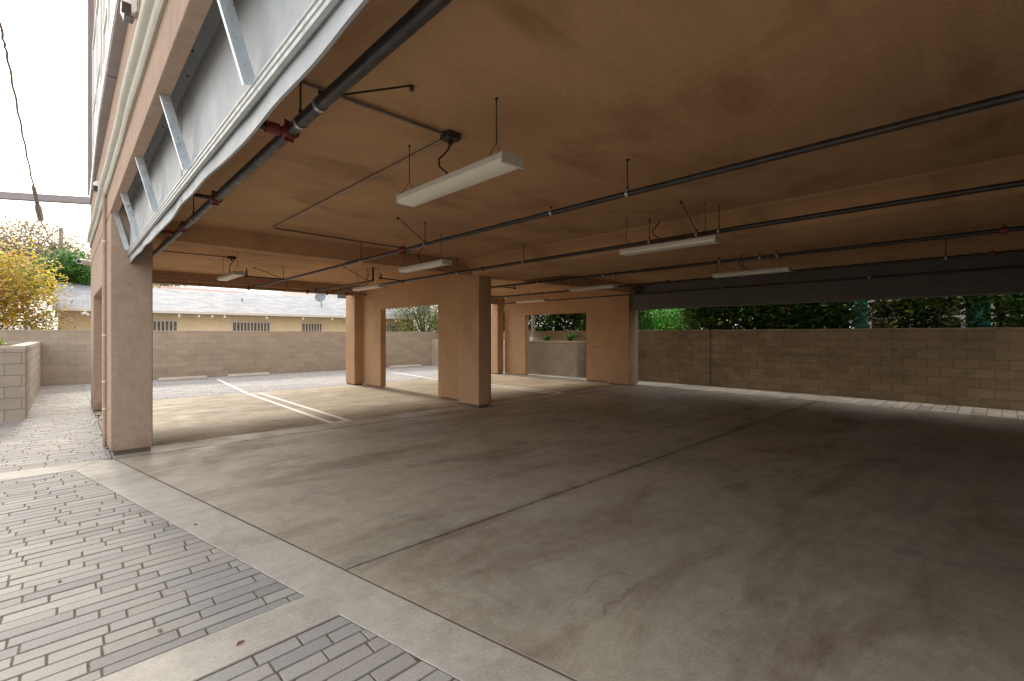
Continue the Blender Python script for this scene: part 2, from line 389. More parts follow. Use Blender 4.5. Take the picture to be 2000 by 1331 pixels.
# joint sand under all paving
bd = MB().box(-6.0, 0.41, -4.0, 19.6, -0.13, -0.0048).box(0.41, 1.75, -4.0, 7.3, -0.13, -0.0052).box(0.41, 13.75, 13.56, 19.6, -0.13, -0.0075).box(12.31, 13.75, -4.0, 13.56, -0.13, -0.0075)
tag(bd.build('paving_bed', 'sand'), kind='structure')
tag(MB().box(1.75, 12.31, -4.0, 13.56, -0.13, -0.03).box(0.41, 1.75, 7.3, 13.56, -0.13, -0.03).build('slab_bed', 'soil'), kind='structure')
# garage slab split by its joints
def xL(y): return 0.5 + (1.61 - 0.5) * (7.11 - y) / (7.11 - 1.27)      # slanted slab edge
def xO(y): return 0.06 + (1.25 - 0.06) * (7.24 - y) / (7.24 - 1.61)    # outer edge of the border band
g = 0.009
slab = MB()
def cell(x0, x1, y0, y1, slant=False):
    if slant: slab.prism([(xL(y0) + g, y0 + g), (x1 - g, y0 + g), (x1 - g, y1 - g), (xL(y1) + g, y1 - g)], -0.1, 0.0)
    else: slab.prism([(x0 + g, y0 + g), (x1 - g, y0 + g), (x1 - g, y1 - g), (x0 + g, y1 - g)], -0.1, 0.0)
cell(0, 12.3, -4, 2.90, True); cell(0, 12.3, 2.90, 7.42, True)
for x0, x1 in ((0.42, 6.30), (6.30, 12.3)): cell(x0, x1, 7.42, 7.93)
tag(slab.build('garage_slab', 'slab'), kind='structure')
slab = MB()
for x0, x1 in ((0.42, 6.30), (6.30, 12.3)): cell(x0, x1, 7.93, 13.55)
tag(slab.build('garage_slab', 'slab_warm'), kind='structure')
# border bands of paler concrete
band = MB()
band.prism([(xO(-4), -4), (xL(-4) - g, -4), (xL(7.42) - g, 7.42), (0.42, 7.42), (0.30, 7.5), (xO(7.12), 7.12)], -0.1, 0.0)
def clipped(x0, y0, y1): return [(x0, y0), (xO(y0) - 0.001, y0), (xO(y1) - 0.001, y1), (x0, y1)]
band.prism([(-6, 2.10), (xO(2.44) - 0.001, 2.46), (xO(2.77) - 0.001, 2.77), (-6, 2.40)], -0.1, 0.001)
band.prism([(-6, 7.02), (xO(7.12) - 0.001, 7.12), (0.30, 7.5), (-6, 7.45)], -0.1, 0.001)
tag(band.build('concrete_band', 'band', bevel=0.004), kind='structure')
# pavers: every paver a chamfered block of its own inside one paving sheet
def clip(poly, px, py, nx, ny):                       # keep the side where (p-P).n >= 0
    out = []
    for k in range(len(poly)):
        a, b = poly[k], poly[(k + 1) % len(poly)]
        da = (a[0] - px) * nx + (a[1] - py) * ny; db = (b[0] - px) * nx + (b[1] - py) * ny
        if da >= 0: out.append(a)
        if (da >= 0) != (db >= 0):
            t = da / (da - db); out.append((a[0] + (b[0] - a[0]) * t, a[1] + (b[1] - a[1]) * t))
    return out
def area(p): return 0.5 * sum(p[k][0] * p[(k + 1) % len(p)][1] - p[(k + 1) % len(p)][0] * p[k][1] for k in range(len(p)))
def pavers(x0, x1, y0, y1, planes, roww=0.100, lens=(0.20, 0.27, 0.34, 0.40), along='x', seed=1, tones=None, slope=0.0, cols=None):
    rg = random.Random(seed); mb = MB()
    U0, U1, V0, V1 = (x0, x1, y0, y1) if along == 'x' else (y0, y1, x0, x1)
    vrow = V0
    while vrow < V1:
        u = U0 - rg.random() * 0.4
        while u < U1:
            L = rg.choice(lens); a0, a1 = max(u, U0) + 0.003, min(u + L, U1) - 0.005
            b0, b1 = vrow + 0.0042, min(vrow + roww, V1) - 0.0042
            u += L
            if a1 - a0 < 0.03 or b1 - b0 < 0.03: continue
            jit = lambda: rg.uniform(-0.0012, 0.0012)
            q = [(a0 + jit(), b0 + jit()), (a1 + jit(), b0 + jit()), (a1 + jit(), b1 + jit()), (a0 + jit(), b1 + jit())]
            if along != 'x': q = [(b, a) for a, b in q][::-1]
            q = [(x, y + slope * x) for x, y in q]
            for pl in planes:
                q = clip(q, *pl)
                if len(q) < 3: break
            if len(q) < 3 or abs(area(q)) < 0.0008: continue
            z = rg.uniform(-0.0025, 0.0015); tz = [z + rg.uniform(-0.0012, 0.0012) for _ in q]
            cx = sum(p[0] for p in q) / len(q); cy = sum(p[1] for p in q) / len(q)
            t = rg.gauss(0, 0.022); base = rg.choice(cols or [(0.335, 0.318, 0.295), (0.35, 0.335, 0.31), (0.32, 0.31, 0.298), (0.36, 0.342, 0.312), (0.295, 0.287, 0.28)])
            c = tuple(max(0.08, v + t) for v in base); ce = tuple(v * 0.8 for v in c)
            ins = 0.0035
            top = []
            for (px, py), zz in zip(q, tz):
                dx, dy = cx - px, cy - py; l = math.hypot(dx, dy) or 1
                top.append((px + math.copysign(min(ins, abs(dx)), dx), py + math.copysign(min(ins, abs(dy)), dy), zz))
            low = [(px, py, zz - 0.004) for (px, py), zz in zip(q, tz)]
            bot = [(px, py, -0.03) for px, py in q]
            i = len(mb.v); n = len(q); mb.v += top + low + bot
            mb.f.append(tuple(i + k for k in range(n))); mb.c.append(c)
            for k in range(n):
                k2 = (k + 1) % n
                mb.f.append((i + n + k, i + n + k2, i + k2, i + k)); mb.c.append(ce)
                mb.f.append((i + 2 * n + k, i + 2 * n + k2, i + n + k2, i + n + k)); mb.c.append(ce)
        vrow += roww
    return mb
edge = (xO(0) - 0.004, 0.0, -(7.24 - 1.61), -(1.25 - 0.06))          # normal pointing to the left side of the band
edge = (xO(0) - 0.006, 0.0, edge[2] / math.hypot(*edge[2:]), edge[3] / math.hypot(*edge[2:]))
# small outcrossing strips are slightly skewed in plan
s1 = (0.0, 2.10 + 6 * (0.36 / 7.07) - 0.006); s1n = (0.36 / 7.07, -1.0)
s2 = (0.0, 2.40 + 6 * (0.37 / 7.0) + 0.006)
pm = pavers(-5.9, 1.6, -1.5, 2.7, [edge, (0.0, s1[1], 0.0509, -1.0)], seed=3, slope=0.045)
pm2 = pavers(-5.9, 1.2, 2.0, 7.3, [edge, (0.0, s2[1], -0.0528, 1.0), (0.0, 7.11, 0.0158, -1.0)], seed=4, slope=0.04)
pm3 = pavers(-5.9, 0.427, 7.0, 19.58, [(0.0, 7.50, -0.008, 1.0)], seed=5, slope=0.02)
for nm, q in (('driveway_paving', pm), ('driveway_paving', pm2), ('driveway_paving', pm3)):
    tag(q.build(nm, 'paver'), kind='structure')
tag(pavers(0.42, 13.7, 13.57, 19.58, [], seed=6, cols=[(0.36, 0.36, 0.365), (0.40, 0.395, 0.39), (0.33, 0.33, 0.34)]).build('rear_paving', 'paver'), kind='structure')
tag(pavers(12.32, 13.7, -4.0, 13.55, [], roww=0.20, lens=(0.40, 0.60), seed=8, cols=[(0.23, 0.205, 0.17), (0.20, 0.18, 0.15), (0.26, 0.235, 0.195)]).build('side_paving', 'paver'), kind='structure')
# painted bay markings
def line(p, q, wd, mb, z=0.004):
    p, q = Vector(p), Vector(q); d = (q - p).normalized(); nn = Vector((-d.y, d.x)) * wd / 2
    mb.prism([tuple(p + nn)[:2], tuple(p - nn)[:2], tuple(q - nn)[:2], tuple(q + nn)[:2]], z - 0.003, z)
for k, (xa, xb, xr, lab) in enumerate(((3.30, 3.60, 3.74, 'white hairpin bay line on the slab before the two near wheel stops'),
                                       (9.02, 9.36, 9.75, 'white hairpin bay line on the slab beyond the dark central pillar'))):
    mb = MB()
    line((xa, 7.95), (xa + 0.10, 13.45), 0.085, mb); line((xb, 7.95), (xb + 0.05, 13.2), 0.085, mb)
    line((xa - 0.042, 7.91), (xb + 0.042, 7.91), 0.085, mb)
    line((xa + 0.10, 13.5), (xr, 18.3), 0.085, mb, 0.007)
    tag(mb.build('bay_marking', 'paint'), lab, 'road marking', 'painted bay markings')

# ------------------------------------------------------------------ the apartment building over the garage
apt = empty('apartment_building', (6.4, 5, 0), 'tan stucco apartment building carried on pillars above the open garage', 'building')
def P(mb, name, m, **k): return rel(mb.build(name, m, **k), apt)
CE = 2.98; SO = 2.72
ceil = P(B(0.63, 12.55, -4.0, 13.35, CE, 3.16), 'ceiling', 'ceiling')
gp = [(5.66, 3.0), (5.68, 2.975), (5.78, 2.955), (5.86, 2.92), (5.92, 2.87), (5.96, 2.80), (5.985, 2.745), (6.03, SO), (7.36, SO), (7.38, SO + 0.02), (7.38, 3.0)]
P(MB().extr(gp, -4.0, 7.45), 'girder', 'ceiling', smooth=True)
P(B(0.70, 6.03, 7.45, 7.67, SO, 3.0), 'beam', 'ceiling', bevel=0.015)
P(B(0.492, 0.72, 7.602, 7.70, 3.005, 3.30), 'recess_end', 'stucco_out')
P(B(6.03, 12.44, 7.452, 7.67, SO + 0.003, 3.0), 'beam', 'ceiling', bevel=0.015)
P(B(0.62, 6.30, 13.35, 13.60, 2.70, 3.2), 'beam', 'stucco', bevel=0.012)
P(B(6.30, 12.30, 13.352, 13.60, 2.703, 3.2), 'beam', 'stucco', bevel=0.012)
P(B(12.12, 12.56, -4.0, 7.60, 2.25, 3.18), 'side_header', 'graywall', bevel=0.01)
# pillars with their dark recessed footing
def pillar(x0, x1, y0, y1, top, m='stucco', foot=0.05):
    p = P(B(x0, x1, y0, y1, foot, top), 'pillar', m, bevel=0.012)
    f = B(x0 + 0.035, x1 - 0.02, y0 + 0.03, y1 - 0.02, -0.05, foot + 0.01).build('footing', 'footing'); f.parent = p; f.matrix_parent_inverse = apt.matrix_world.inverted()
    f.matrix_parent_inverse = Matrix.Translation(apt.location).inverted() @ Matrix.Identity(4)
    return p
def sub(o, parent):
    o.parent = parent
    o.matrix_parent_inverse = Matrix.Identity(4)
    return o
def pillar(x0, x1, y0, y1, top, m='stucco', foot=0.05):
    p = P(B(x0, x1, y0, y1, foot, top), 'pillar', m, bevel=0.012)
    sub(B(x0 + 0.035, x1 - 0.02, y0 + 0.03, y1 - 0.02, -0.05, foot + 0.01).build('footing', 'footing'), p)
    return p
pillar(0.412, 0.83, 7.60, 8.15, 3.012, 'stucco_out', 0.055)
pillar(6.17, 6.48, 7.447, 8.15, SO + 0.004, foot=0.05)
pillar(12.05, 12.42, 7.61, 8.35, 3.0, foot=0.03)
P(B(12.42, 12.56, 7.612, 8.3, 0.03, 3.0), 'pillar', 'graypost', bevel=0.01)
pillar(0.415, 0.83, 13.30, 13.5, 3.0, 'stucco_out', foot=0.04)
pillar(6.26, 6.56, 13.35, 13.95, 2.70, foot=0.03)
pillar(12.00, 12.30, 13.35, 13.95, 2.70, foot=0.03)
# walls running front to back, each with its opening
def bay_wall(x0, x1, m, y0, ya, yb, y1, top, foot=0.015, ztop=2.245):
    mb = MB(); prof = [(y0, foot), (ya, foot), (ya, ztop), (yb, ztop), (yb, foot), (y1, foot), (y1, top), (y0, top)]
    i = 0; n = len(prof)
    mb.v = [(x0, p[0], p[1]) for p in prof] + [(x1, p[0], p[1]) for p in prof]
    mb.f = [tuple(range(n)), tuple(n + k for k in reversed(range(n)))] + [(k, k + n, (k + 1) % n + n, (k + 1) % n) for k in range(n)]
    mb.c = [None] * len(mb.f)
    return P(mb, 'bay_wall', m, bevel=0.01)
bay_wall(0.4135, 0.62, 'stucco_out', 8.14, 9.42, 12.32, 13.45, 3.01)
bay_wall(6.53, 6.70, 'stucco', 7.66, 9.42, 12.26, 13.40, 2.99, 0.02)
bay_wall(12.42, 12.60, 'stucco', 8.29, 9.46, 12.28, 13.40, 2.99, 0.02)
P(B(0.62, 12.6, -1.35, -1.15, 0.0, 3.16), 'unseen_rear_wall', 'graywall')  # unseen end wall, set dark and close behind the camera to dim the right
# outer facade beam, recess, sheathing
XF = 0.41
fb = MB().extr([(XF, 3.02), (0.492, 3.02), (0.492, 3.30), (XF, 3.30)], -4.0, 13.5); P(fb, 'facade_beam', 'stucco_out', bevel=0.006)
P(B(XF, 0.60, -4.0, 13.5, 3.30, 4.27), 'facade_wall', 'stucco_out')
rs = P(MB().extr([(0.492, 3.17), (0.61, 3.17), (0.61, 3.20), (0.492, 3.20)], -4.0, 7.60), 'recess_soffit', 'soffit')
for k in range(20):
    y = 0.9 + k * 0.34; x = 0.515 + 0.035 * ((k * 7) % 3) / 1.2
    sub(MB().tube([(x, y, 3.171), (x, y, 3.160)], 0.006, 6).build('screw', 'rod'), rs)
# sheathing sheet: faintly rippled with a wavy lower lip
sh = MB(); ny = 120; prev = None
def lip(y): return 2.412 + 0.010 * math.sin(y * 2.1) + 0.006 * math.sin(y * 6.3 + 1)
zs = (0.0, 0.12, 0.3, 0.55, 0.8, 1.0)
rows = []
for k in range(ny + 1):
    y = -4.0 + 11.6 * k / ny; r_ = []
    for q in zs:
        z = lip(y) + (3.17 - lip(y)) * q
        x = 0.600 + 0.004 * math.sin(y * 3.1 + q * 2) * (1 - q) + 0.002 * math.sin(y * 9)
        r_.append(len(sh.v)); sh.v.append((x, y, z))
    for q in reversed(zs):
        z = lip(y) + (3.17 - lip(y)) * q
        x = 0.612 + 0.004 * math.sin(y * 3.1 + q * 2) * (1 - q) + 0.002 * math.sin(y * 9)
        r_.append(len(sh.v)); sh.v.append((x, y, z))
    rows.append(r_)
for k in range(ny):
    a, b = rows[k], rows[k + 1]; m_ = len(a)
    for q in range(m_): sh.f.append((a[q], a[(q + 1) % m_], b[(q + 1) % m_], b[q])); sh.c.append(None)
sh.f.append(tuple(rows[0])); sh.f.append(tuple(reversed(rows[-1]))); sh.c += [None, None]
panel = P(sh, 'fascia_panel', 'sheet', smooth=True)
tr = [(0.597, 2.492), (0.585, 2.485), (0.572, 2.492), (0.570, 2.506), (0.578, 2.512), (0.570, 2.520), (0.570, 2.536), (0.578, 2.543), (0.570, 2.550), (0.572, 2.566), (0.597, 2.572)]
sub(MB().extr(tr, -4.0, 7.598).build('track', 'galvdull'), panel)
for y in (3.98, 1.02):
    sub(B(0.5965, 0.5985, y - 0.002, y + 0.002, 2.415, 3.165).build('sheet_joint', 'rod'), panel)
    for z in (2.45, 2.70, 2.95): sub(MB().tube([(0.60, y + 0.02, z), (0.592, y + 0.02, z)], 0.005, 6).build('screw', 'bracket'), panel)
# slanting channel studs
for y in (-0.9, 0.65, 2.20, 3.60, 5.02, 6.42, 7.53):
    a = Vector((0.452, y + 0.07, 3.06)); b = Vector((0.572, y, 2.56)); mb = MB()
    d = (b - a).normalized(); wy = Vector((0, 1, 0)); nx_ = d.cross(wy).normalized()
    hw, fl, th = 0.027, 0.022, 0.0022
    prof = [(-hw, 0), (hw, 0), (hw, fl), (hw - th, fl), (hw - th, th), (-hw + th, th), (-hw + th, fl), (-hw, fl)]
    n_ = len(prof)
    if nx_.x < 0: nx_ = -nx_
    for c0 in (a, b): mb.v += [tuple(c0 - nx_ * p[0] * 1.0 + wy * p[1]) for p in prof]
    mb.f = [tuple(range(n_)), tuple(n_ + k for k in reversed(range(n_)))] + [(k, k + n_, (k + 1) % n_ + n_, (k + 1) % n_) for k in range(n_)]
    mb.c = [None] * len(mb.f)
    st = P(mb, 'stud', 'galv')
    for t in (0.15, 0.38, 0.61, 0.84):
        c0 = a.lerp(b, t) - wy * 0.0005
        sub(MB().tube([c0, c0 - wy * 0.001], 0.005, 8).build('punched_hole', 'galvdull'), st)
# moulded cornice
co = [(XF, 3.335), (0.392, 3.33), (0.378, 3.345), (0.376, 3.40), (0.380, 3.435), (0.366, 3.445), (0.350, 3.455), (0.343, 3.475), (0.343, 3.53), (0.350, 3.555), (0.37, 3.572), (XF, 3.58)]
cm = MB(); segs = 40; n_ = len(co)
for k in range(segs + 1):
    y = -4.0 + 17.3 * k / segs; wv = 0.003 * math.sin(y * 1.7) + 0.002 * math.sin(y * 4.1)
    cm.v += [(p[0] - (wv if p[0] < XF - 0.01 else 0), y, p[1] + wv) for p in co]
for k in range(segs):
    for q in range(n_ - 1): cm.f.append((k * n_ + q, (k + 1) * n_ + q, (k + 1) * n_ + q + 1, k * n_ + q + 1))
cm.f.append(tuple(range(n_))); cm.f.append(tuple(segs * n_ + q for q in reversed(range(n_)))); cm.c = [None] * len(cm.f)
P(cm, 'cornice', 'cornice', smooth=True)
# first floor slab edge beam, tapering with the slightly turned facade
sl = MB(); sl.prism([(0.60, -4.0), (0.60, 13.45), (0.395, 13.45), (0.325, 8.0), (0.322, -4.0)], 4.27, 4.46)
P(sl, 'slab_edge', 'beam_paint', bevel=0.004)
sl = MB(); sl.prism([(0.33, -4.0), (0.33, 8.0), (0.40, 13.46), (0.388, 13.47), (0.316, 8.0), (0.313, -4.0)], 4.30, 4.475)
P(sl, 'flashing', 'whitetrim')
for y in (6.6, 9.8): P(B(0.33, 0.409, y - 0.004, y + 0.004, 4.266, 4.27), 'slab_joint', 'rod')
# upper storeys (their mass shades the garage)
P(B(0.45, 12.6, -4.0, 13.5, 4.46, 10.4), 'upper_wall', 'stucco_out')
P(B(0.60, 12.6, -4.0, 13.5, 3.165, 4.46), 'upper_wall', 'stucco')
P(B(0.36, 0.45, 13.36, 13.47, 4.475, 10.2), 'corner_post', 'beam_paint', bevel=0.004)
for y0, y1 in ((4.6, 6.6), (7.1, 9.1), (9.7, 12.6)):
    wn = P(MB().box(0.405, 0.449, y0, y1, 4.75, 4.83).box(0.405, 0.449, y0, y1, 7.2, 7.28).box(0.405, 0.449, y0, y0 + 0.08, 4.83, 7.2).box(0.405, 0.449, y1 - 0.08, y1, 4.83, 7.2).box(0.41, 0.449, (y0 + y1) / 2 - 0.03, (y0 + y1) / 2 + 0.03, 4.83, 7.2).box(0.41, 0.449, y0 + .08, y1 - .08, 5.9, 5.95), 'window', 'whitetrim')
    sub(B(0.432, 0.448, y0 + 0.08, y1 - 0.08, 4.83, 7.2).build('pane', 'glass_pale'), wn)
# painted downpipe with straps
dp = P(MB().tube([(0.385, 8.16, 0.02), (0.385, 8.16, 3.40)], 0.021, 10), 'downpipe', 'stucco_out', smooth=True)
for z in (0.53, 0.89, 1.50, 2.73):
    mb = MB().tube([(0.385, 8.16, z - 0.012), (0.385, 8.16, z + 0.012)], 0.027, 12)
    sub(mb.build('strap', 'cream_clip', smooth=True), dp)

# ------------------------------------------------------------------ wall mounted things
hb_ = empty('hose_bib', (0.40, 8.55, 0.35), 'small dark outdoor tap low on the outer wall behind the near pillar', 'tap')
mb = MB().tube([(0, 0, 0), (-0.06, 0, 0)], 0.02, 10).tube([(-0.05, 0, 0), (-0.10, 0, -0.02), (-0.115, 0, -0.07)], 0.013, 10); mb.build('spout', 'bracket', hb_, smooth=True)
mb = MB().tube([(-0.06, 0, 0.01), (-0.06, 0, 0.055)], 0.007, 8).tube([(-0.06, 0, 0.05), (-0.06, 0, 0.065)], 0.028, 10); mb.build('handle', 'black', hb_, smooth=True)
mb = MB().tube([(0.008, 0, 0), (-0.01, 0, 0)], 0.035, 12); mb.build('flange', 'bracket', hb_, smooth=True)

cmr = empty('security_camera', (0.43, 13.7, 3.08), 'white bullet security camera at the far corner of the stucco facade', 'camera')
cmr.location = (0.41, 13.25, 3.02)
MB().tube([(0.0, 0, 0), (-0.055, 0, 0)], [0.05, 0.03], 12).build('mount', 'whitetrim', cmr, smooth=True)
MB().tube([(-0.04, 0.02, 0.0), (-0.09, -0.05, 0.0), (-0.19, -0.22, -0.015)], [0.05, 0.055, 0.055], 14).build('housing', 'whitetrim', cmr, smooth=True)
MB().tube([(-0.19, -0.22, -0.015), (-0.195, -0.229, -0.0155)], 0.042, 14).build('lens', 'black', cmr, smooth=True)

def flood(y, z, s, label):
    e = empty('floodlight', (XF, y, z), label, 'floodlight', 'floodlights above the cornice')
    b0 = B(-0.02, 0.0, -0.06 * s, 0.06 * s, -0.05 * s, 0.05 * s).build('backplate', 'whitetrim', e, bevel=0.003)
    # shell: half-dome drum
    mb = MB(); prof = [(-0.02, 0.05), (-0.07, 0.055), (-0.10, 0.03), (-0.105, -0.04), (-0.085, -0.085), (-0.05, -0.095), (-0.02, -0.07)]
    n_ = len(prof)
    for yy, k in ((-0.075, 0.8), (-0.06, 1.0), (0.06, 1.0), (0.075, 0.8)): mb.v += [(p[0] * (k * s), yy * s, p[1] * k * s) for p in prof]
    for r_ in range(3):
        for q in range(n_): mb.f.append((r_ * n_ + q, r_ * n_ + (q + 1) % n_, (r_ + 1) * n_ + (q + 1) % n_, (r_ + 1) * n_ + q))
    mb.f.append(tuple(range(n_))); mb.f.append(tuple(3 * n_ + q for q in reversed(range(n_)))); mb.c = [None] * len(mb.f)
    mb.build('housing', 'whitetrim', e, smooth=True)
    MB().box(-0.088 * s, -0.03 * s, -0.05 * s, 0.05 * s, -0.102 * s, -0.094 * s).build('lens', 'glass', e, bevel=0.002)
    MB().box(-0.105 * s, -0.05 * s, -0.078 * s, -0.066 * s, -0.10 * s, -0.02 * s).build('bracket', 'rod', e)
flood(4.55, 3.98, 1.0, 'large white floodlight on the upper stucco wall, nearest the viewer')
flood(9.3, 3.72, 1.0, 'small white floodlight above the cornice towards the far corner')

sd = empty('smoke_detector', (8.5, 3.4, CE), 'round white smoke detector on the ceiling right of a strip light', 'smoke detector')
MB().tube([(0, 0, 0.005), (0, 0, -0.02), (0, 0, -0.045)], [0.075, 0.075, 0.055], 20).build('body', 'lens', sd, smooth=True)
MB().tube([(0, 0, -0.044), (0, 0, -0.052)], 0.022, 14).build('vent_cap', 'white', sd, smooth=True)
bp = empty('cover_plate', (12.415, 9.02, 1.12), 'small round plate on the stucco wall left of the far right pillar', 'cover plate')
MB().tube([(0.006, 0, 0), (-0.012, 0, 0)], 0.05, 18).build('plate', 'stucco_out', bp, smooth=True)
MB().tube([(-0.011, 0, 0), (-0.016, 0, 0)], 0.008, 8).build('screw', 'rod', bp)

# ------------------------------------------------------------------ sprinkler pipes
def ring(x, y, z, r, axis='y', wd=0.012):
    d = Vector((0, 1, 0)) if axis == 'y' else Vector((1, 0, 0)); c = Vector((x, y, z))
    return MB().tube([c - d * wd, c + d * wd], r, 14)
def coupling(par, x, y, z, r, axis='y'):
    d = Vector((0, 1, 0)) if axis == 'y' else Vector((1, 0, 0)); c = Vector((x, y, z)); s_ = Vector((1, 0, 0)) if axis == 'y' else Vector((0, 1, 0))
    mb = MB().tube([c - d * 0.035, c - d * 0.028, c + d * 0.028, c + d * 0.035], [r + 0.006, r + 0.014, r + 0.014, r + 0.006], 14)
    for sg in (-1, 1):
        cc = c + Vector((0, 0, 1)) * sg * (r + 0.02); mb.tube([cc - s_ * 0.02, cc + s_ * 0.02], 0.009, 8)
        mb.tube([cc - s_ * 0.03, cc - s_ * 0.02], 0.013, 6)
    sub(mb.build('coupling', 'red', smooth=True), par) if par.type == 'MESH' else rel(mb.build('coupling', 'red', smooth=True), par)
def hanger(par, x, y, z, r, axis='y', brace=None, rod=True):
    d = Vector((0, 1, 0)) if axis == 'y' else Vector((1, 0, 0)); s_ = Vector((1, 0, 0)) if axis == 'y' else Vector((0, 1, 0)); c = Vector((x, y, z))
    mb = MB()
    if rod: mb.tube([c + Vector((0, 0, r + 0.02)), (x, y, CE + 0.005)], 0.0055, 6)
    if rod: mb.tube([(x, y, CE - 0.012), (x, y, CE + 0.002)], 0.016, 8)
    mb.tube([c + Vector((0, 0, r + 0.012)), c + Vector((0, 0, r + 0.035))], 0.011, 8)
    if brace:
        e = Vector(brace); mb.tube([c + s_ * 0.0 + Vector((0, 0, r)), e], 0.006, 6); mb.tube([e - Vector((0, 0, 0.03)), e + Vector((0, 0, 0.003))], 0.014, 8)
    h = mb.build('hanger', 'rod', smooth=True); rel(h, par)
    cl = MB().tube([c - d * 0.013, c + d * 0.013], r + 0.005, 14); cl.tube([c + Vector((0, 0, r)) - d * 0.01, c + Vector((0, 0, r + 0.015)) - d * 0.0], 0.008, 6)
    sub(cl.build('clamp', 'bracket', smooth=True), h)
def arm(par, x, y, z, dx, dy, r, head=0.12):
    mb = MB().tube([(x, y, z), (x + dx, y + dy, z)], r, 10)
    mb.tube([(x + dx, y + dy, z - 0.01), (x + dx, y + dy, z + head)], r, 10).tube([(x + dx * .96, y + dy * .96, z), (x + dx * 1.06, y + dy * 1.06, z)], r * 1.5, 8)
    mb.tube([(x + dx, y + dy, z + head), (x + dx, y + dy, z + head + 0.03)], [r * .8, r * .4], 8)
    rel(mb.build('branch_arm', 'pipe', smooth=True), par)
ZP = 2.69
def pipe_thing(x, y0, y1, r, label, grp='sprinkler pipes under the ceiling', z=ZP):
    e = empty('sprinkler_pipe', (x, y0, z), label, 'sprinkler pipe', grp)
    rel(MB().tube([(x, y0, z), (x, y1, z)], r, 16).build('pipe', 'pipe', smooth=True), e); return e
p1 = pipe_thing(0.955, -3.9, 13.12, 0.034, 'thickest black sprinkler pipe, running beside the pale metal fascia panel')
for y in (2.88, 4.73, 6.23): coupling(p1, 0.955, y, ZP, 0.034)
arm(p1, 0.955, 2.90, ZP, -0.22, 0.0, 0.023, 0.10); arm(p1, 0.955, 4.74, ZP, -0.20, 0.0, 0.018, 0.08); arm(p1, 0.955, 6.72, ZP, -0.24, 0.0, 0.022, 0.12)
mb = MB().tube([(0.90, 2.90, ZP), (0.83, 2.90, ZP)], 0.034, 12); rel(mb.build('tee', 'red', smooth=True), p1)
mb = MB().tube([(0.91, 6.72, ZP), (0.84, 6.72, ZP)], 0.034, 12); rel(mb.build('tee', 'red', smooth=True), p1)
hanger(p1, 0.955, 2.71, ZP, 0.034); hanger(p1, 0.955, 2.43, ZP, 0.034, brace=(1.49, 2.42, CE), rod=False); hanger(p1, 0.955, 5.7, ZP, 0.034); hanger(p1, 0.955, 9.5, ZP, 0.034)
hanger(p1, 0.955, 0.4, ZP, 0.034)
p2 = pipe_thing(3.43, -3.9, 13.12, 0.024, 'black sprinkler pipe above the nearest strip light, second from the fascia panel')
for y in (5.78, 12.9): coupling(p2, 3.43, y, ZP, 0.024)
coupling(p2, 3.43, 5.85, ZP, 0.024)
hanger(p2, 3.43, 2.18, ZP, 0.024); hanger(p2, 3.43, 3.03, ZP, 0.024, rod=False); hanger(p2, 3.43, 5.24, ZP, 0.024, brace=(3.03, 5.25, CE)); hanger(p2, 3.43, 7.08, ZP, 0.024); hanger(p2, 3.43, 10.76, ZP, 0.024, brace=(3.0, 11.3, CE)); hanger(p2, 3.43, -0.3, ZP, 0.024)
arm(p2, 3.43, 10.6, ZP, -0.75, 0.0, 0.015, 0.13)
p3 = pipe_thing(5.42, -3.9, 13.12, 0.026, 'black sprinkler pipe passing just left of the central pillar top')
for y in (12.9,): coupling(p3, 5.42, y, ZP + .0, 0.026)
for y in (6.43, 9.18):
    rel(ring(5.42, y, ZP, 0.038, wd=0.03).build('coupling', 'pipe', smooth=True), p3)
for y in (2.24, 3.12, 5.4, 7.18): hanger(p3, 5.42, y, ZP, 0.026)
hanger(p3, 5.42, 2.5, ZP, 0.026, brace=(4.92, 2.45, CE), rod=False)
arm(p3, 5.42, 9.1, ZP, -0.62, -0.1, 0.015, 0.09)
p3b = pipe_thing(4.88, 9.5, 13.12, 0.022, 'short black sprinkler branch pipe over the left bay ending in an upturn')
rel(MB().tube([(4.88, 9.5, ZP), (4.88, 9.5, CE + .003)], 0.022, 12).build('riser', 'pipe', smooth=True), p3b)
coupling(p3b, 4.88, 12.7, ZP, 0.022); hanger(p3b, 4.88, 9.75, ZP, 0.022, brace=(4.4, 9.9, CE))
p4 = pipe_thing(7.72, -3.9, 13.12, 0.026, 'dark sprinkler pipe passing just right of the central pillar top')
for y in (2.57, 5.46, 2.33, 3.18, 7.25): hanger(p4, 7.72, y, ZP, 0.026)
coupling(p4, 7.72, 6.52, ZP, 0.026); coupling(p4, 7.72, -0.02, ZP, 0.026); coupling(p4, 7.72, 12.8, ZP, 0.026)
arm(p4, 7.72, 8.5, ZP, 0.6, 0.1, 0.015, 0.1)
p5 = pipe_thing(9.85, -3.9, 13.12, 0.026, 'dark sprinkler pipe second from the grey side beam')
for y in (0.6, 3.6, 6.6): hanger(p5, 9.85, y, ZP, 0.026, brace=(9.4, y + .4, CE) if y == 3.6 else None)
coupling(p5, 9.85, 0.1, ZP, 0.026); coupling(p5, 9.85, 5.2, ZP, 0.026); coupling(p5, 9.85, 12.8, ZP, 0.026)
p6 = pipe_thing(12.05, -3.9, 12.9, 0.022, 'dark sprinkler pipe running along the face of the grey side beam')
for y in (0.75, 4.2, 3.83, 6.3): coupling(p6, 12.05, y, ZP, 0.022)
for y in (1.9, 4.9): hanger(p6, 12.05, y, ZP, 0.022)
pc = empty('sprinkler_main', (0.65, 13.15, ZP), 'cross main pipe along the inside of the rear beam of the garage', 'sprinkler pipe', 'sprinkler pipes under the ceiling')
rel(MB().tube([(0.62, 13.16, ZP - 0.003), (12.2, 13.16, ZP - 0.003)], 0.036, 16).build('pipe', 'conduit', smooth=True), pc)
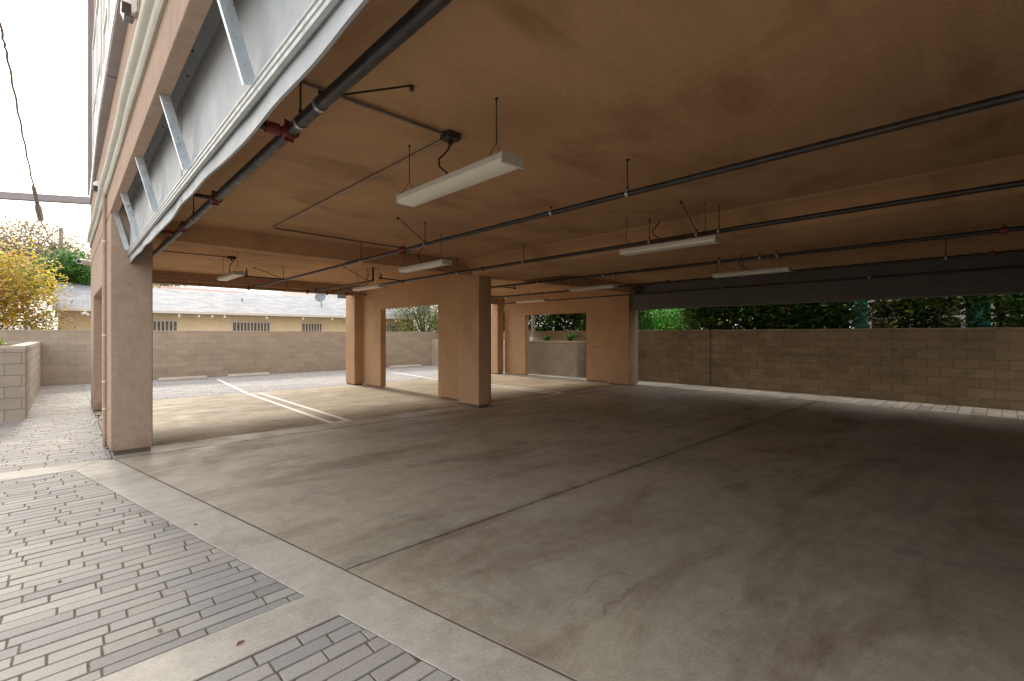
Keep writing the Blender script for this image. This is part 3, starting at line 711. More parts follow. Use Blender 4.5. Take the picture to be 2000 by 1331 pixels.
for x in (3.43, 4.88, 5.42, 6.0, 7.72, 9.85, 10.9): coupling(pc, x - 0.06, 13.16, ZP, 0.036, 'x')
mb = MB().tube([(0.7, 13.29, 2.80), (6.2, 13.29, 2.80)], 0.012, 8).tube([(0.7, 13.25, 2.84), (6.2, 13.25, 2.86)], 0.008, 8).tube([(7, 13.27, 2.84), (12, 13.27, 2.82)], 0.012, 8)
rel(mb.build('side_line', 'conduit', smooth=True), pc)
for x in (1.3, 2.8, 4.3, 8.5, 10.4): hanger(pc, x, 13.16, ZP, 0.036, 'x')
# dense pipework knot above the far pillar
kn = empty('sprinkler_manifold', (8.8, 12.6, ZP), 'knot of red and black pipe fittings in the far corner past the central pillar', 'pipe fittings')
mb = MB().tube([(-1.9, 0.2, 0.06), (-0.3, 0.2, 0.06), (-0.3, 0.35, 0.06)], 0.02, 10).tube([(-1.2, 0, 0), (0.6, 0, 0)], 0.022, 10).tube([(-0.4, 0.0, 0), (-0.4, 0, 0.18)], 0.02, 10); mb.build('pipe', 'pipe', kn, smooth=True)
for x in (-1.1, -0.4, 0.3): MB().tube([(x - 0.06, 0, 0), (x + 0.06, 0, 0)], 0.04, 12).build('coupling', 'red', kn, smooth=True)
MB().tube([(-0.4, 0, 0.18), (-0.4, 0, 0.28)], 0.008, 8).build('hanger', 'rod', kn)
# dark pipe bundle by the far right pillar top
bn = empty('valve_cluster', (12.0, 7.35, 2.74), 'dark clustered pipe elbows above the far right pillar', 'pipe fittings')
MB().tube([(0.1, 0.0, 0.1), (-0.1, 0, 0.1), (-0.1, -0.25, 0.1), (-0.1, -0.25, -0.02)], 0.03, 10).tube([(0.05, -.1, -0.05), (0.05, -.1, 0.23)], 0.028, 10).build('elbow', 'pipe', bn, smooth=True)
MB().tube([(-0.12, -0.1, 0.0), (-0.02, -0.1, 0.0)], 0.035, 10).build('coupling', 'black', bn, smooth=True)

# ------------------------------------------------------------------ electrical conduits
def conduit(pts, box, label, cord=None, r=0.012):
    e = empty('conduit_run', (box[0], box[1], CE), label, 'conduit', 'electrical conduits on the ceiling')
    rel(MB().tube(pts, r, 10).build('conduit', 'conduit', smooth=True), e)
    bx = MB().box(box[0] - 0.055, box[0] + 0.055, box[1] - 0.055, box[1] + 0.055, CE - 0.05, CE + 0.002)
    bx.tube([(box[0] - 0.075, box[1], CE - 0.025), (box[0] + 0.075, box[1], CE - 0.025)], 0.02, 10).tube([(box[0], box[1], CE - 0.05), (box[0], box[1], CE - 0.085)], 0.018, 10)
    rel(bx.build('junction_box', 'rod', bevel=0.003), e)
    return e
zc = CE - 0.02
conduit([(0.62, 2.80, zc), (1.98, 2.80, zc)], (2.05, 2.80), 'conduit from the fascia panel to a junction box above the nearest strip light')
e = conduit([(2.05, 2.86, zc), (2.05, 6.84, zc), (2.10, 6.89, zc), (4.15, 6.97, zc), (4.2, 7.02, zc - 0.02)], (4.22, 7.05), 'thin L-shaped conduit bending before the first cross beam', r=0.011)
conduit([(0.85, 10.14, zc), (2.2, 10.03, zc)], (2.28, 10.03), 'thin conduit to a junction box in the rear left bay')
# ------------------------------------------------------------------ strip lights
LZ = 2.52
def strip_light(loc, label):
    e = empty('strip_light', loc, label, 'strip light', 'suspended strip lights')
    # origin: centre of the underside
    hs = MB(); L_, W_ = 0.595, 0.088
    prof = [(-W_, 0.025), (-W_, 0.062), (-W_ + 0.01, 0.07), (W_ - 0.01, 0.07), (W_, 0.062), (W_, 0.025)]
    hs.extr(prof, -L_, L_)
    hs.box(-W_ - 0.002, W_ + 0.002, -L_ - 0.014, -L_ + 0.001, 0.0, 0.069).box(-W_ - 0.002, W_ + 0.002, L_ - 0.001, L_ + 0.014, 0.0, 0.069)
    hs.build('housing', 'white', e, bevel=0.003)
    MB().extr([(-W_ + 0.002, 0.026), (W_ - 0.002, 0.026), (W_ - 0.004, 0.010), (W_ - 0.03, 0.0), (-W_ + 0.03, 0.0), (-W_ + 0.004, 0.010)], -L_ + 0.002, L_ - 0.002).build('diffuser', 'lens', e, smooth=True)
    for y in (-0.46, 0.56):
        mb = MB(); h = CE - LZ
        mb.tube([(-0.07, y, 0.068), (0, y, 0.18), (0.07, y, 0.068)], 0.0028, 5)
        zz = 0.18
        while zz < h - 0.01:
            mb.tube([(0, y, zz), (0.0, y, min(zz + 0.018, h))], 0.0042, 5); mb.tube([(0, y, zz + 0.016), (0.0, y, min(zz + 0.026, h))], 0.0022, 5); zz += 0.024
        mb.tube([(0, y, h - 0.012), (0, y, h + 0.002)], 0.010, 8)
        mb.build('hanging_chain', 'rod', e)
    pts = [(0.10, 0.16, CE - LZ - 0.08), (0.08, 0.17, 0.33), (0.04, 0.22, 0.27), (0.02, 0.18, 0.20), (0.0, 0.06, 0.12), (-0.02, 0.04, 0.065)]
    MB().tube(pts, 0.007, 8).build('power_cord', 'black', e, smooth=True)
    return e
def copy_tree(o, parent=None):
    c = o.copy(); COL.objects.link(c)
    if parent: c.parent = parent
    for ch in list(o.children): copy_tree(ch, c)
    return c
L0 = strip_light((1.95, 2.64, LZ), 'nearest and largest strip light hanging from the garage ceiling')
for loc, lab in (((5.2, 2.76, LZ), 'strip light in the middle of the ceiling with a round smoke detector behind'),
                 ((4.0, 6.15, LZ), 'strip light in front of the first cross beam above the wall opening'),
                 ((2.16, 9.55, LZ), 'small strip light over the left rear bay, nearest the near pillar'),
                 ((4.9, 9.75, LZ), 'pale strip light in front of the rear beam left of the central pillar'),
                 ((8.42, 2.95, LZ), 'dim strip light before the dark grey side beam'),
                 ((8.58, 6.35, LZ), 'strip light by the dark beam corner above the far right wall opening'),
                 ((10.5, 10.1, LZ), 'farthest strip light, low against the far right stucco wall')):
    c = copy_tree(L0); c.location = loc; c['label'] = lab

# ------------------------------------------------------------------ boundary walls and planters
bw = tag(B(-6.2, 13.9, 19.6, 19.8, -0.1, 1.655).build('block_wall', 'block', bevel=0.006), 'tan concrete block wall closing the back of the yard below the cream house', 'wall')
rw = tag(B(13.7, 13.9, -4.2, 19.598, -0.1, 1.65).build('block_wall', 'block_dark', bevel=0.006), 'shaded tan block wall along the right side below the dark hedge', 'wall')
mb = MB().box(13.697, 13.7, 5.90, 5.925, 0, 1.65); sub(mb.build('control_joint', 'black'), rw)
pl = empty('block_planter', (-0.5, 12, 0), 'grey block planter at the left edge of the driveway', 'planter')
def planter(e, x0, x1, y0, y1, h, m, t=0.2):
    mb = MB()
    for a in ((x0, x1, y0, y0 + t), (x0, x1, y1 - t, y1), (x0, x0 + t, y0 + t, y1 - t), (x1 - t, x1, y0 + t, y1 - t)): mb.box(a[0], a[1], a[2], a[3], -0.1, h - 0.05)
    rel(mb.build('wall', m), e)
    mb = MB()
    for a in ((x0 - .004, x1 + .004, y0 - .004, y0 + t), (x0 - .004, x1 + .004, y1 - t, y1), (x0 - .004, x0 + t, y0 + t, y1 - t), (x1 - t, x1 + .004, y0 + t, y1 - t)): mb.box(a[0], a[1], a[2], a[3], h - 0.05, h)
    rel(mb.build('cap', 'cap'), e)
    rel(B(x0 + t, x1 - t, y0 + t, y1 - t, 0.2, h - 0.1).build('soil', 'soil'), e)
planter(pl, -3.6, -0.5, 11.97, 19.59, 1.31, 'block_gray')
pr = empty('block_planter', (13.2, 12, 0), 'tan block planter with small green plants seen through the far right wall opening', 'planter')
planter(pr, 13.18, 13.695, 10.45, 19.59, 1.28, 'block', 0.12)

# wheel stops
def wheel_stop(x0, x1, y, lab):
    mb = MB(); prof = [(-0.085, 0.0), (-0.085, 0.035), (-0.05, 0.105), (0.05, 0.105), (0.085, 0.035), (0.085, 0)]
    L_ = (x1 - x0) / 2
    mb.v = [(s_ * (L_ - (0.04 if p[1] > 0.05 else 0)), p[0], p[1]) for s_ in (-1, 1) for p in prof]
    n_ = 6; mb.f = [tuple(reversed(range(n_))), tuple(n_ + k for k in range(n_))] + [(k, (k + 1) % n_, (k + 1) % n_ + n_, k + n_) for k in range(n_)]
    mb.c = [None] * len(mb.f)
    o = mb.build('wheel_stop', 'stop', bevel=0.008); o.location = ((x0 + x1) / 2, y, 0.001)
    tag(o, lab, 'wheel stop', 'concrete wheel stops'); return o
wheel_stop(2.20, 3.57, 18.92, 'pale concrete wheel stop on the rear paving nearest the near pillar')
wheel_stop(4.19, 5.58, 19.0, 'concrete wheel stop just right of the white bay line at the back wall')
wheel_stop(10.6, 12.25, 19.08, 'concrete wheel stop seen through the opening left of the central pillar')

# ------------------------------------------------------------------ houses beyond the walls
hs = empty('cream_house', (7, 24, -0.1), 'long cream stucco house with a pale grey shingle roof behind the back wall', 'house')
def H(mb, nm, m, **k): return rel(mb.build(nm, m, **k), hs)
H(B(-0.15, 14.6, 23.5, 29.6, -0.14, 2.52), 'wall', 'cream')
rf = MB(); x0, x1 = -0.30, 14.9
rf.v = [(x0, 22.95, 2.46), (x0, 26.5, 3.63), (x0, 30.1, 2.46), (x1, 22.95, 2.46), (x1, 26.5, 3.63), (x1, 30.1, 2.46),
        (x0, 22.95, 2.38), (x0, 26.5, 3.53), (x0, 30.1, 2.38), (x1, 22.95, 2.38), (x1, 26.5, 3.53), (x1, 30.1, 2.38)]
rf.f = [(0, 3, 4, 1), (1, 4, 5, 2), (6, 7, 10, 9), (7, 8, 11, 10), (0, 1, 7, 6), (1, 2, 8, 7), (3, 9, 10, 4), (4, 10, 11, 5), (0, 6, 9, 3), (2, 5, 11, 8)]; rf.c = [None] * 10
roof = H(rf, 'roof', 'shingle')
sub(B(-0.3, 14.9, 22.925, 22.948, 2.37, 2.47).build('fascia', 'whitetrim'), roof)
sub(MB().tube([(6.1, 24.9, 3.02), (6.1, 24.9, 3.25)], 0.04, 10).build('vent_pipe', 'galvdull', smooth=True), roof)
for (xa, xb) in ((1.75, 3.35), (5.38, 6.88), (8.34, 9.28), (12.3, 13.5)):
    fr = H(MB().box(xa - .05, xb + .05, 23.455, 23.499, 2.08, 2.13).box(xa - .05, xb + .05, 23.455, 23.499, 1.10, 1.15).box(xa - .05, xa, 23.455, 23.499, 1.15, 2.08).box(xb, xb + .05, 23.455, 23.499, 1.15, 2.08), 'window', 'whitetrim')
    sub(B(xa, xb, 23.47, 23.497, 1.15, 2.08).build('pane', 'curtain'), fr)
    mb = MB(); n_ = int((xb - xa) / 0.13)
    for k in range(1, n_): mb.tube([(xa + (xb - xa) * k / n_, 23.40, 1.1), (xa + (xb - xa) * k / n_, 23.40, 2.12)], 0.02, 6)
    mb.box(xa - .03, xb + .03, 23.39, 23.41, 2.05, 2.075).box(xa - .03, xb + .03, 23.39, 23.41, 1.2, 1.225)
    sub(mb.build('security_bars', 'whitetrim'), fr)
bl = empty('string_lights', (3, 22.9, 2.3), 'string of small round bulbs under the eave of the cream house', 'string lights')
rel(MB().tube([(1.0 + 0.25 * k, 22.915, 2.335 - 0.02 * math.sin(k * 1.6)) for k in range(52)], 0.006, 5).build('wire', 'black'), bl)
for x in (2.0, 3.35, 4.02, 4.50, 4.95, 6.6, 8.2, 9.6, 10.3, -0.2 + 13.3):
    rel(MB().tube([(x, 22.915, 2.33), (x, 22.915, 2.29), (x, 22.915, 2.25), (x, 22.915, 2.21)], [0.02, 0.035, 0.045, 0.015], 8).build('bulb', 'bulb', smooth=True), bl)
sl_ = empty('eave_spotlight', (0.55, 22.93, 2.33), 'twin white spotlight under the left end of the cream house eave', 'spotlight')
MB().tube([(0, 0, 0.05), (0, -0.02, -0.05)], 0.035, 10).build('base', 'whitetrim', sl_, smooth=True)
MB().tube([(0, -0.02, -0.03), (0.10, -0.10, -0.12)], [0.03, 0.06], 10).tube([(0, -0.02, -0.03), (-0.10, -0.10, -0.08)], [0.03, 0.06], 10).build('lamp_head', 'whitetrim', sl_, smooth=True)
ds = empty('satellite_dish', (9.55, 24.3, 2.90), 'grey satellite dish on the right part of the pale shingle roof', 'satellite dish')
mb = MB(); rings = [(0.02, 0.0), (0.12, 0.012), (0.22, 0.04), (0.30, 0.08)]
ax = Vector((-0.75, -0.6, 0.25)).normalized(); u = ax.cross(Vector((0, 0, 1))).normalized(); v_ = u.cross(ax); c0 = Vector((0, -0.1, 0.55))
for rr, dd in rings + [(rr, dd - 0.012) for rr, dd in reversed(rings)]:
    for k in range(20):
        a = k * math.pi / 10; mb.v.append(tuple(c0 + ax * dd + (u * math.cos(a) * 1.0 + v_ * math.sin(a) * 0.92) * rr))
for r_ in range(7):
    for k in range(20): mb.f.append((r_ * 20 + k, r_ * 20 + (k + 1) % 20, (r_ + 1) * 20 + (k + 1) % 20, (r_ + 1) * 20 + k)); mb.c.append(None)
mb.build('reflector', 'dish', ds, smooth=True)
MB().tube([(0.05, 0, -0.05), (0.05, 0, 0.45), (0.0, -0.08, 0.55)], 0.022, 8).tube([(0.05, 0, 0.3), (0.3, 0.3, 0.1)], 0.012, 6).build('mast', 'dish', ds, smooth=True)
MB().tube([c0 - v_ * 0.26, c0 + ax * 0.36 - v_ * 0.14], 0.012, 6).tube([c0 + ax * 0.33 - v_ * 0.14, c0 + ax * 0.42 - v_ * 0.13], 0.03, 8).build('feed_arm', 'dish', ds, smooth=True)
# white house behind
wh = empty('white_house', (18, 36, 0), 'taller white house rising behind the right end of the shingle roof', 'house')
rel(B(13.0, 26, 32, 41, -0.14, 8.0).build('wall', 'creamwall2'), wh)
rel(MB().prism([(12.7, 31.7), (26.3, 31.7), (26.3, 41.3), (12.7, 41.3)], 8.0, 8.3).build('roof', 'shingle'), wh)
for (xa, xb, za, zb) in ((13.75, 14.35, 3.9, 4.75), (15.9, 16.9, 3.6, 4.8), (20.2, 21.4, 3.0, 4.4), (18.2, 18.9, 1.6, 2.6)):
    wn = rel(B(xa - .07, xb + .07, 31.96, 31.999, za - .07, zb + .07).build('window', 'whitetrim'), wh)
    sub(B(xa, xb, 31.94, 31.96, za, zb).build('pane', 'glass'), wn)
rh = empty('red_roof_house', (6, 32, 0), 'low house with a red tile roof just visible above the shingle ridge', 'house')
rel(B(2.6, 10.4, 31, 37, -0.14, 3.08).build('wall', 'creamwall2'), rh)
mb = MB(); mb.v = [(2.2, 30.4, 3.10), (10.9, 30.4, 3.10), (8.4, 34, 4.33), (2.2, 34, 4.40), (10.9, 37.6, 3.1), (2.2, 37.6, 3.1)]; mb.f = [(0, 1, 2, 3), (3, 2, 4, 5), (0, 3, 5), (1, 4, 2), (0, 5, 4, 1)]; mb.c = [None] * 5
rel(mb.build('roof', 'redtile'), rh)
# teal house on the right
th_ = empty('teal_house', (18, 0, 0), 'teal sided house with white framed windows behind the vines on the right', 'house')
def T(mb, nm, m, **k): return rel(mb.build(nm, m, **k), th_)
T(B(17.0, 24, -9, 3.05, -0.14, 5.5), 'wall', 'teal')
mb = MB()
for k in range(36): mb.box(16.985, 17.0, -9, 3.05, 0.1 + k * 0.15, 0.1 + k * 0.15 + 0.012)
T(mb, 'siding_lap', 'teal')
T(MB().prism([(16.5, -9.3), (24.3, -9.3), (24.3, 3.5), (16.5, 3.5)], 5.5, 5.7), 'roof', 'shingle')
for (ya, yb) in ((1.78, 2.62), (-0.5, 0.10), (-2.6, -1.6), (0.75, 1.35)):
    za, zb = 0.9, 2.46
    wn = T(MB().box(16.93, 16.984, ya - .09, yb + .09, zb, zb + .1).box(16.93, 16.984, ya - .09, yb + .09, za - .1, za).box(16.93, 16.984, ya - .09, ya, za, zb).box(16.93, 16.984, yb, yb + .09, za, zb).box(16.95, 16.984, ya, yb, 1.96, 2.01), 'window', 'whitetrim')
    sub(B(16.965, 16.983, ya, yb, za, zb).build('pane', 'blind'), wn)

# ------------------------------------------------------------------ overhead things
op = empty('steel_tube_beam', (0.4, 13.3, 4.33), 'violet grey steel tube reaching left from the building corner against the sky', 'steel beam')
d = Vector((-1.35, 0.75, 0)).normalized(); e1 = Vector((0.43, 13.28, 4.33)); e2 = e1 + d * 6.5
nn = Vector((-d.y, d.x, 0)) * 0.06; mb = MB()
mb.prism([tuple(e1 + nn)[:2], tuple(e2 + nn)[:2], tuple(e2 - nn)[:2], tuple(e1 - nn)[:2]][::-1], 4.26, 4.40)
rel(mb.build('tube', 'beam_paint', bevel=0.004), op)
rel(B(e2.x - .06, e2.x + .06, e2.y - .06, e2.y + .06, -0.14, 4.262).build('post', 'beam_paint'), op)
# service drop cable with its splice
cb_ = empty('service_cable', (0, 0, 4), 'twisted overhead cable with a thick grey splice crossing the sky', 'cable')
def ray(px, py, dist):
    f = 915.0; X = (px - 1000) / f; s_, c_ = math.sin(0.762908), math.cos(0.762908)
    return Vector(((X * c_ + s_) * dist, (-X * s_ + c_) * dist, 1.5 + (654.8 - py) / f * dist))
far = ray(112, 560, 30); mid = ray(105, 492, 21); sp1 = ray(80, 430, 10.5); sp0 = ray(66, 368, 9.0); up1 = ray(44, 262, 7.4); up2 = ray(16, 120, 6.0); up3 = ray(0, 45, 5.4); up4 = ray(-60, -300, 3.9)
path = [far, mid, sp1, sp0, up1, up2, up3, up4]
pts = []
for k in range(len(path) - 1):
    p0, p1_, p2_, p3_ = path[max(0, k - 1)], path[k], path[k + 1], path[min(len(path) - 1, k + 2)]
    for q in range(14):
        t = q / 14; pts.append(0.5 * ((2 * p1_) + (-p0 + p2_) * t + (2 * p0 - 5 * p1_ + 4 * p2_ - p3_) * t * t + (-p0 + 3 * p1_ - 3 * p2_ + p3_) * t ** 3))
pts.append(path[-1])
tw = [p + Vector((math.cos(k * 1.3), 0, math.sin(k * 1.3))) * 0.006 for k, p in enumerate(pts)]
rel(MB().tube(tw, 0.013, 8).build('strand', 'cable', smooth=True), cb_)
ss = [sp0.lerp(sp1, t) for t in (-0.08, 0.0, 0.42, 0.50, 0.55, 0.96, 1.02)]
rel(MB().tube(ss, [0.014, 0.034, 0.036, 0.038, 0.056, 0.056, 0.018], 12).build('splice', 'splice', smooth=True), cb_)
up_ = empty('utility_pole', ray(119, 600, 24.5) * 1.0, 'slim pale utility pole rising between the trees left of the building', 'utility pole')
up_.location.z = -0.14; px_, py_ = up_.location.x, up_.location.y
MB().tube([(0, 0, 0), (0, 0, 7.25)], [0.13, 0.085], 10).build('pole', 'barkpale', up_, smooth=True)
MB().box(-0.55, 0.55, -0.05, 0.05, 5.2, 5.3).build('crossarm', 'barkpale', up_)
MB().tube([(0.2, -0.15, 4.1), (0.2, -0.15, 4.75)], 0.16, 12).build('transformer', 'galvdull', up_, smooth=True)
pw = empty('white_post', (13.44, 12.85, 1.18), 'white square post standing in the planter at the left of the far right opening', 'post')
MB().box(-0.06, 0.06, -0.06, 0.06, 0.02, 2.6).build('post', 'graypost', pw, bevel=0.005)
MB().box(-0.10, 0.10, -0.10, 0.10, 0.0, 0.24).build('base_box', 'whitetrim', pw, bevel=0.005)

# ------------------------------------------------------------------ vegetation
def leafset(mb, pts, size, cols, rg, flat=0.35):
    for p in pts:
        s_ = size * rg.uniform(0.6, 1.35); a = rg.uniform(0, 6.283); tl = rg.gauss(0, 0.55)
        d1 = Vector((math.cos(a), math.sin(a), tl)).normalized(); d2 = d1.cross(Vector((rg.gauss(0, flat), rg.gauss(0, flat), 1))).normalized()
        c = rg.choice(cols); k = rg.uniform(0.7, 1.25); c = tuple(min(0.9, v * k) for v in c)
        p = Vector(p); fold = d1.cross(d2) * s_ * 0.12
        mb.face([p - d1 * s_ * 0.5, p + d2 * s_ * 0.26 + fold, p + d1 * s_ * 0.5, p - d2 * s_ * 0.26 + fold], c)
def tree(loc, height, crown_r, crown_z, n_limb, n_leaf, size, cols, label, nm='tree', cat='tree', seed=1, bark='bark', squash=0.8, trunk_r=0.12, spread=0.30, lean=(0, 0), group=None, twigs=True):
    rg = random.Random(seed); e = empty(nm, loc, label, cat, group)
    tb = MB(); fork = Vector((lean[0] * .3, lean[1] * .3, crown_z - crown_r * squash * 0.75))
    tb.tube([(0, 0, -0.1), (lean[0] * .1, lean[1] * .1, fork.z * 0.5), tuple(fork)], [trunk_r * 1.25, trunk_r, trunk_r * 0.8], 9)
    tips = []
    for k in range(n_limb):
        a = k * 2.399 + rg.uniform(-.3, .3); rr = crown_r * math.sqrt((k + 0.5) / n_limb) * rg.uniform(0.8, 1.05)
        zz = crown_z + crown_r * squash * rg.uniform(-0.8, 0.95) * math.sqrt(max(0, 1 - (rr / crown_r / 1.08) ** 2))
        tip = Vector((lean[0] + math.cos(a) * rr, lean[1] + math.sin(a) * rr, zz))
        midp = fork.lerp(tip, 0.5) + Vector((rg.uniform(-.1, .1), rg.uniform(-.1, .1), rg.uniform(0, .15))) * crown_r
        tb.tube([fork, midp, tip], [trunk_r * 0.5, trunk_r * 0.22, trunk_r * 0.06], 6)
        tips.append((midp, tip))
        if twigs:
            for _ in range(4):
                t = rg.uniform(0.3, 1); s0 = midp.lerp(tip, t); dd = Vector((rg.gauss(0, 1), rg.gauss(0, 1), rg.gauss(0.4, .7))).normalized() * crown_r * 0.32
                tb.tube([s0, s0 + dd], [trunk_r * 0.10, trunk_r * 0.03], 5); tips.append((s0, s0 + dd))
    tb.build('trunk', bark, e, smooth=True)
    lm = MB(); per = max(1, n_leaf // len(tips)); 
    for m_, t_ in tips:
        pp = []; cs = [rg.choice(cols) for _ in range(3)]
        k_ = int(per * rg.uniform(0.4, 1.6))
        for _ in range(k_):
            q = m_.lerp(t_, rg.uniform(0.35, 1.05)); s_ = crown_r * spread * rg.random() ** 0.6
            v = Vector((rg.gauss(0, 1), rg.gauss(0, 1), rg.gauss(0, .8))).normalized() * s_; pp.append(q + v)
        leafset(lm, pp, size, cs, rg)
    lm.build('crown', 'leaf', e)
    return e
YEL = [(0.74, 0.54, 0.05), (0.80, 0.66, 0.07), (0.68, 0.42, 0.07), (0.48, 0.52, 0.08), (0.52, 0.32, 0.18), (0.55, 0.42, 0.30), (0.22, 0.26, 0.05)]
tree((-2.1, 21.8, -.14), 4.5, 2.4, 2.35, 48, 29000, 0.12, YEL, 'autumn tree with yellow and orange leaves beyond the back wall', 'autumn_tree', seed=11, squash=0.85, spread=0.30, trunk_r=0.05)
GRN = [(0.05, 0.16, 0.03), (0.08, 0.24, 0.04), (0.14, 0.32, 0.05), (0.04, 0.10, 0.03)]
tree((0.1, 27.6, -.14), 6, 1.7, 4.3, 24, 9000, 0.13, GRN, 'bright green leafy tree just behind the autumn tree', 'green_tree', seed=12, squash=0.45, spread=0.34)
BRN = [(0.34, 0.26, 0.17), (0.40, 0.30, 0.18), (0.28, 0.26, 0.14), (0.45, 0.33, 0.12), (0.22, 0.24, 0.10), (0.42, 0.36, 0.30)]
tree((-3.2, 33.5, -.14), 8, 4.0, 5.0, 54, 36000, 0.13, BRN, 'tall sparse brownish tree at the left edge under the cable', 'bare_tree', seed=13, squash=0.72, spread=0.24, bark='barkpale', trunk_r=0.16)
tree((0.2, 36.5, -.14), 8, 3.0, 5.2, 36, 20000, 0.14, BRN + [(0.16, 0.24, 0.07)], 'brownish thinning tree behind the utility pole', 'bare_tree', seed=14, squash=0.65, spread=0.26, bark='barkpale')
tree((3.3, 39, -.14), 8, 3.2, 4.9, 34, 20000, 0.15, [(0.10, 0.20, 0.05), (0.16, 0.24, 0.08), (0.30, 0.27, 0.12), (0.34, 0.27, 0.15), (0.26, 0.24, 0.15)], 'green tree against the building edge, right of the utility pole', 'green_tree', seed=15, squash=0.6, spread=0.30)
tree((2.2, 31.5, -.14), 5, 1.9, 3.9, 18, 4200, 0.13, [(0.36, 0.33, 0.06), (0.45, 0.36, 0.08), (0.2, 0.28, 0.06), (0.5, 0.28, 0.08)], 'low yellow green shrub tree just above the left roof end', 'shrub', 'shrub', seed=16, squash=0.5, spread=0.3)
LIM = [(0.16, 0.24, 0.04), (0.26, 0.31, 0.06), (0.10, 0.17, 0.03), (0.38, 0.36, 0.12), (0.08, 0.12, 0.025)]
tree((14.3, 22.0, -.14), 4.2, 2.35, 2.95, 30, 8000, 0.13, LIM, 'yellow green small leaved tree seen through the opening left of the central pillar', 'leafy_tree', seed=17, squash=0.85, spread=0.30, trunk_r=0.07)
BRT = [(0.16, 0.50, 0.05), (0.25, 0.66, 0.08), (0.10, 0.34, 0.04), (0.34, 0.72, 0.14)]
tree((18.2, 9.9, -.14), 5, 2.4, 2.4, 40, 20000, 0.14, BRT, 'bright sunlit green tree framed at the left end of the side opening', 'green_tree', seed=18, squash=0.9, spread=0.32)

def hedge(name, x0, x1, y0, y1, z0, z1, n, size, cols, label, seed, dens=None, stems=8, cat='hedge'):
    rg = random.Random(seed); e = empty(name, ((x0 + x1) / 2, (y0 + y1) / 2, z0), label, cat)
    ox, oy = e.location.x, e.location.y
    tb = MB()
    for k in range(stems):
        y = y0 + (y1 - y0) * (k + rg.random()) / stems - oy; x = rg.uniform(x0, x1) - ox
        tb.tube([(x, y, -0.0), (x + rg.uniform(-.1, .1), y + rg.uniform(-.15, .15), (z1 - z0) * .5), (x + rg.uniform(-.2, .2), y + rg.uniform(-.3, .3), (z1 - z0) * .95)], [0.03, 0.022, 0.008], 6)
    tb.build('stem', 'bark', e, smooth=True)
    lm = MB(); cl = []
    for k in range(max(12, n // 90)):
        cl.append((Vector((rg.uniform(x0, x1) - ox, rg.uniform(y0, y1) - oy, (z1 - z0) * rg.uniform(0.02, 1))), rg.choice(cols), rg.choice(cols)))
    for c0, ca, cb2 in cl:
        if dens and rg.random() > dens(c0.y + oy, c0.z + z0): continue
        pp = [c0 + Vector((rg.gauss(0, .16), rg.gauss(0, .24), rg.gauss(0, .24))) for _ in range(90)]
        pp = [p for p in pp if p.x + ox > 13.96 or (p.z + z0 > 1.68 and p.x + ox > 13.78)]
        leafset(lm, pp, size, [ca, cb2], rg)
    lm.build('foliage', 'leaf', e)
    return e
DRK = [(0.04, 0.11, 0.02), (0.06, 0.17, 0.03), (0.03, 0.07, 0.02), (0.10, 0.23, 0.04), (0.16, 0.27, 0.05), (0.30, 0.32, 0.06)]
hedge('hedge', 14.1, 15.6, 8.9, 19.2, -0.14, 4.6, 62000, 0.17, DRK, 'dark dense hedge beyond the side wall, seen through the far right wall opening', 31)
hedge('vine_hedge', 14.05, 14.8, 2.9, 6.9, -0.14, 4.0, 38000, 0.15, DRK, 'leafy vine hedge above the side wall between the bright tree and the teal house', 32)
hedge('vine_hedge', 14.1, 14.9, -4.0, 2.7, -0.14, 3.9, 40000, 0.14, DRK, 'thin dark vines trailing in front of the teal house windows', 33, dens=lambda y, z: 0.22 if y > 2.0 else 0.85)
hedge('flowering_shrub', 15.6, 16.4, 3.3, 7.4, -0.14, 2.35, 5200, 0.10, [(0.50, 0.42, 0.04), (0.55, 0.50, 0.10), (0.14, 0.26, 0.04), (0.30, 0.34, 0.06)], 'yellow flowering shrub glimpsed low behind the vine hedge', 34, cat='shrub')

def small_plant(x, y, z, h, n, cols, label, seed, size=0.09, rad=0.22, nm='planter_plant'):
    rg = random.Random(seed); e = empty(nm, (x, y, z), label, 'plant')
    st = MB(); lm = MB()
    for k in range(n):
        a = rg.uniform(0, 6.28); rr = rad * rg.uniform(0.3, 1); hh = h * rg.uniform(0.4, 1)
        tip = Vector((math.cos(a) * rr, math.sin(a) * rr, hh)); md = Vector((tip.x * .35, tip.y * .35, hh * .6))
        st.tube([(0, 0, -0.03), md, tip], [0.006, 0.004, 0.002], 5)
        pp = [md.lerp(tip, rg.random()) + Vector((rg.gauss(0, .025), rg.gauss(0, .025), rg.gauss(0, .025))) for _ in range(22)]
        leafset(lm, pp, size, cols, rg)
    st.build('stem', 'bark', e); lm.build('foliage', 'leaf', e)
PG = [(0.06, 0.22, 0.04), (0.10, 0.34, 0.05), (0.18, 0.42, 0.08)]
small_plant(13.44, 12.15, 1.18, 0.30, 12, PG, 'small green plant in the far planter beside the white post', 41, 0.10, 0.17)
small_plant(13.44, 10.95, 1.18, 0.48, 26, PG, 'larger feathery green plant at the near end of the far planter', 42, 0.07, 0.20)
small_plant(-0.95, 12.5, 1.21, 0.28, 16, [(0.35, 0.42, 0.05), (0.25, 0.4, 0.05), (0.5, 0.5, 0.1)], 'low yellow green plant in the left planter', 43, 0.07, 0.2)
small_plant(-1.25, 13.2, 1.21, 0.34, 16, [(0.45, 0.08, 0.10), (0.55, 0.16, 0.12), (0.3, 0.3, 0.08)], 'reddish leaved plant in the left planter', 44, 0.08, 0.22)

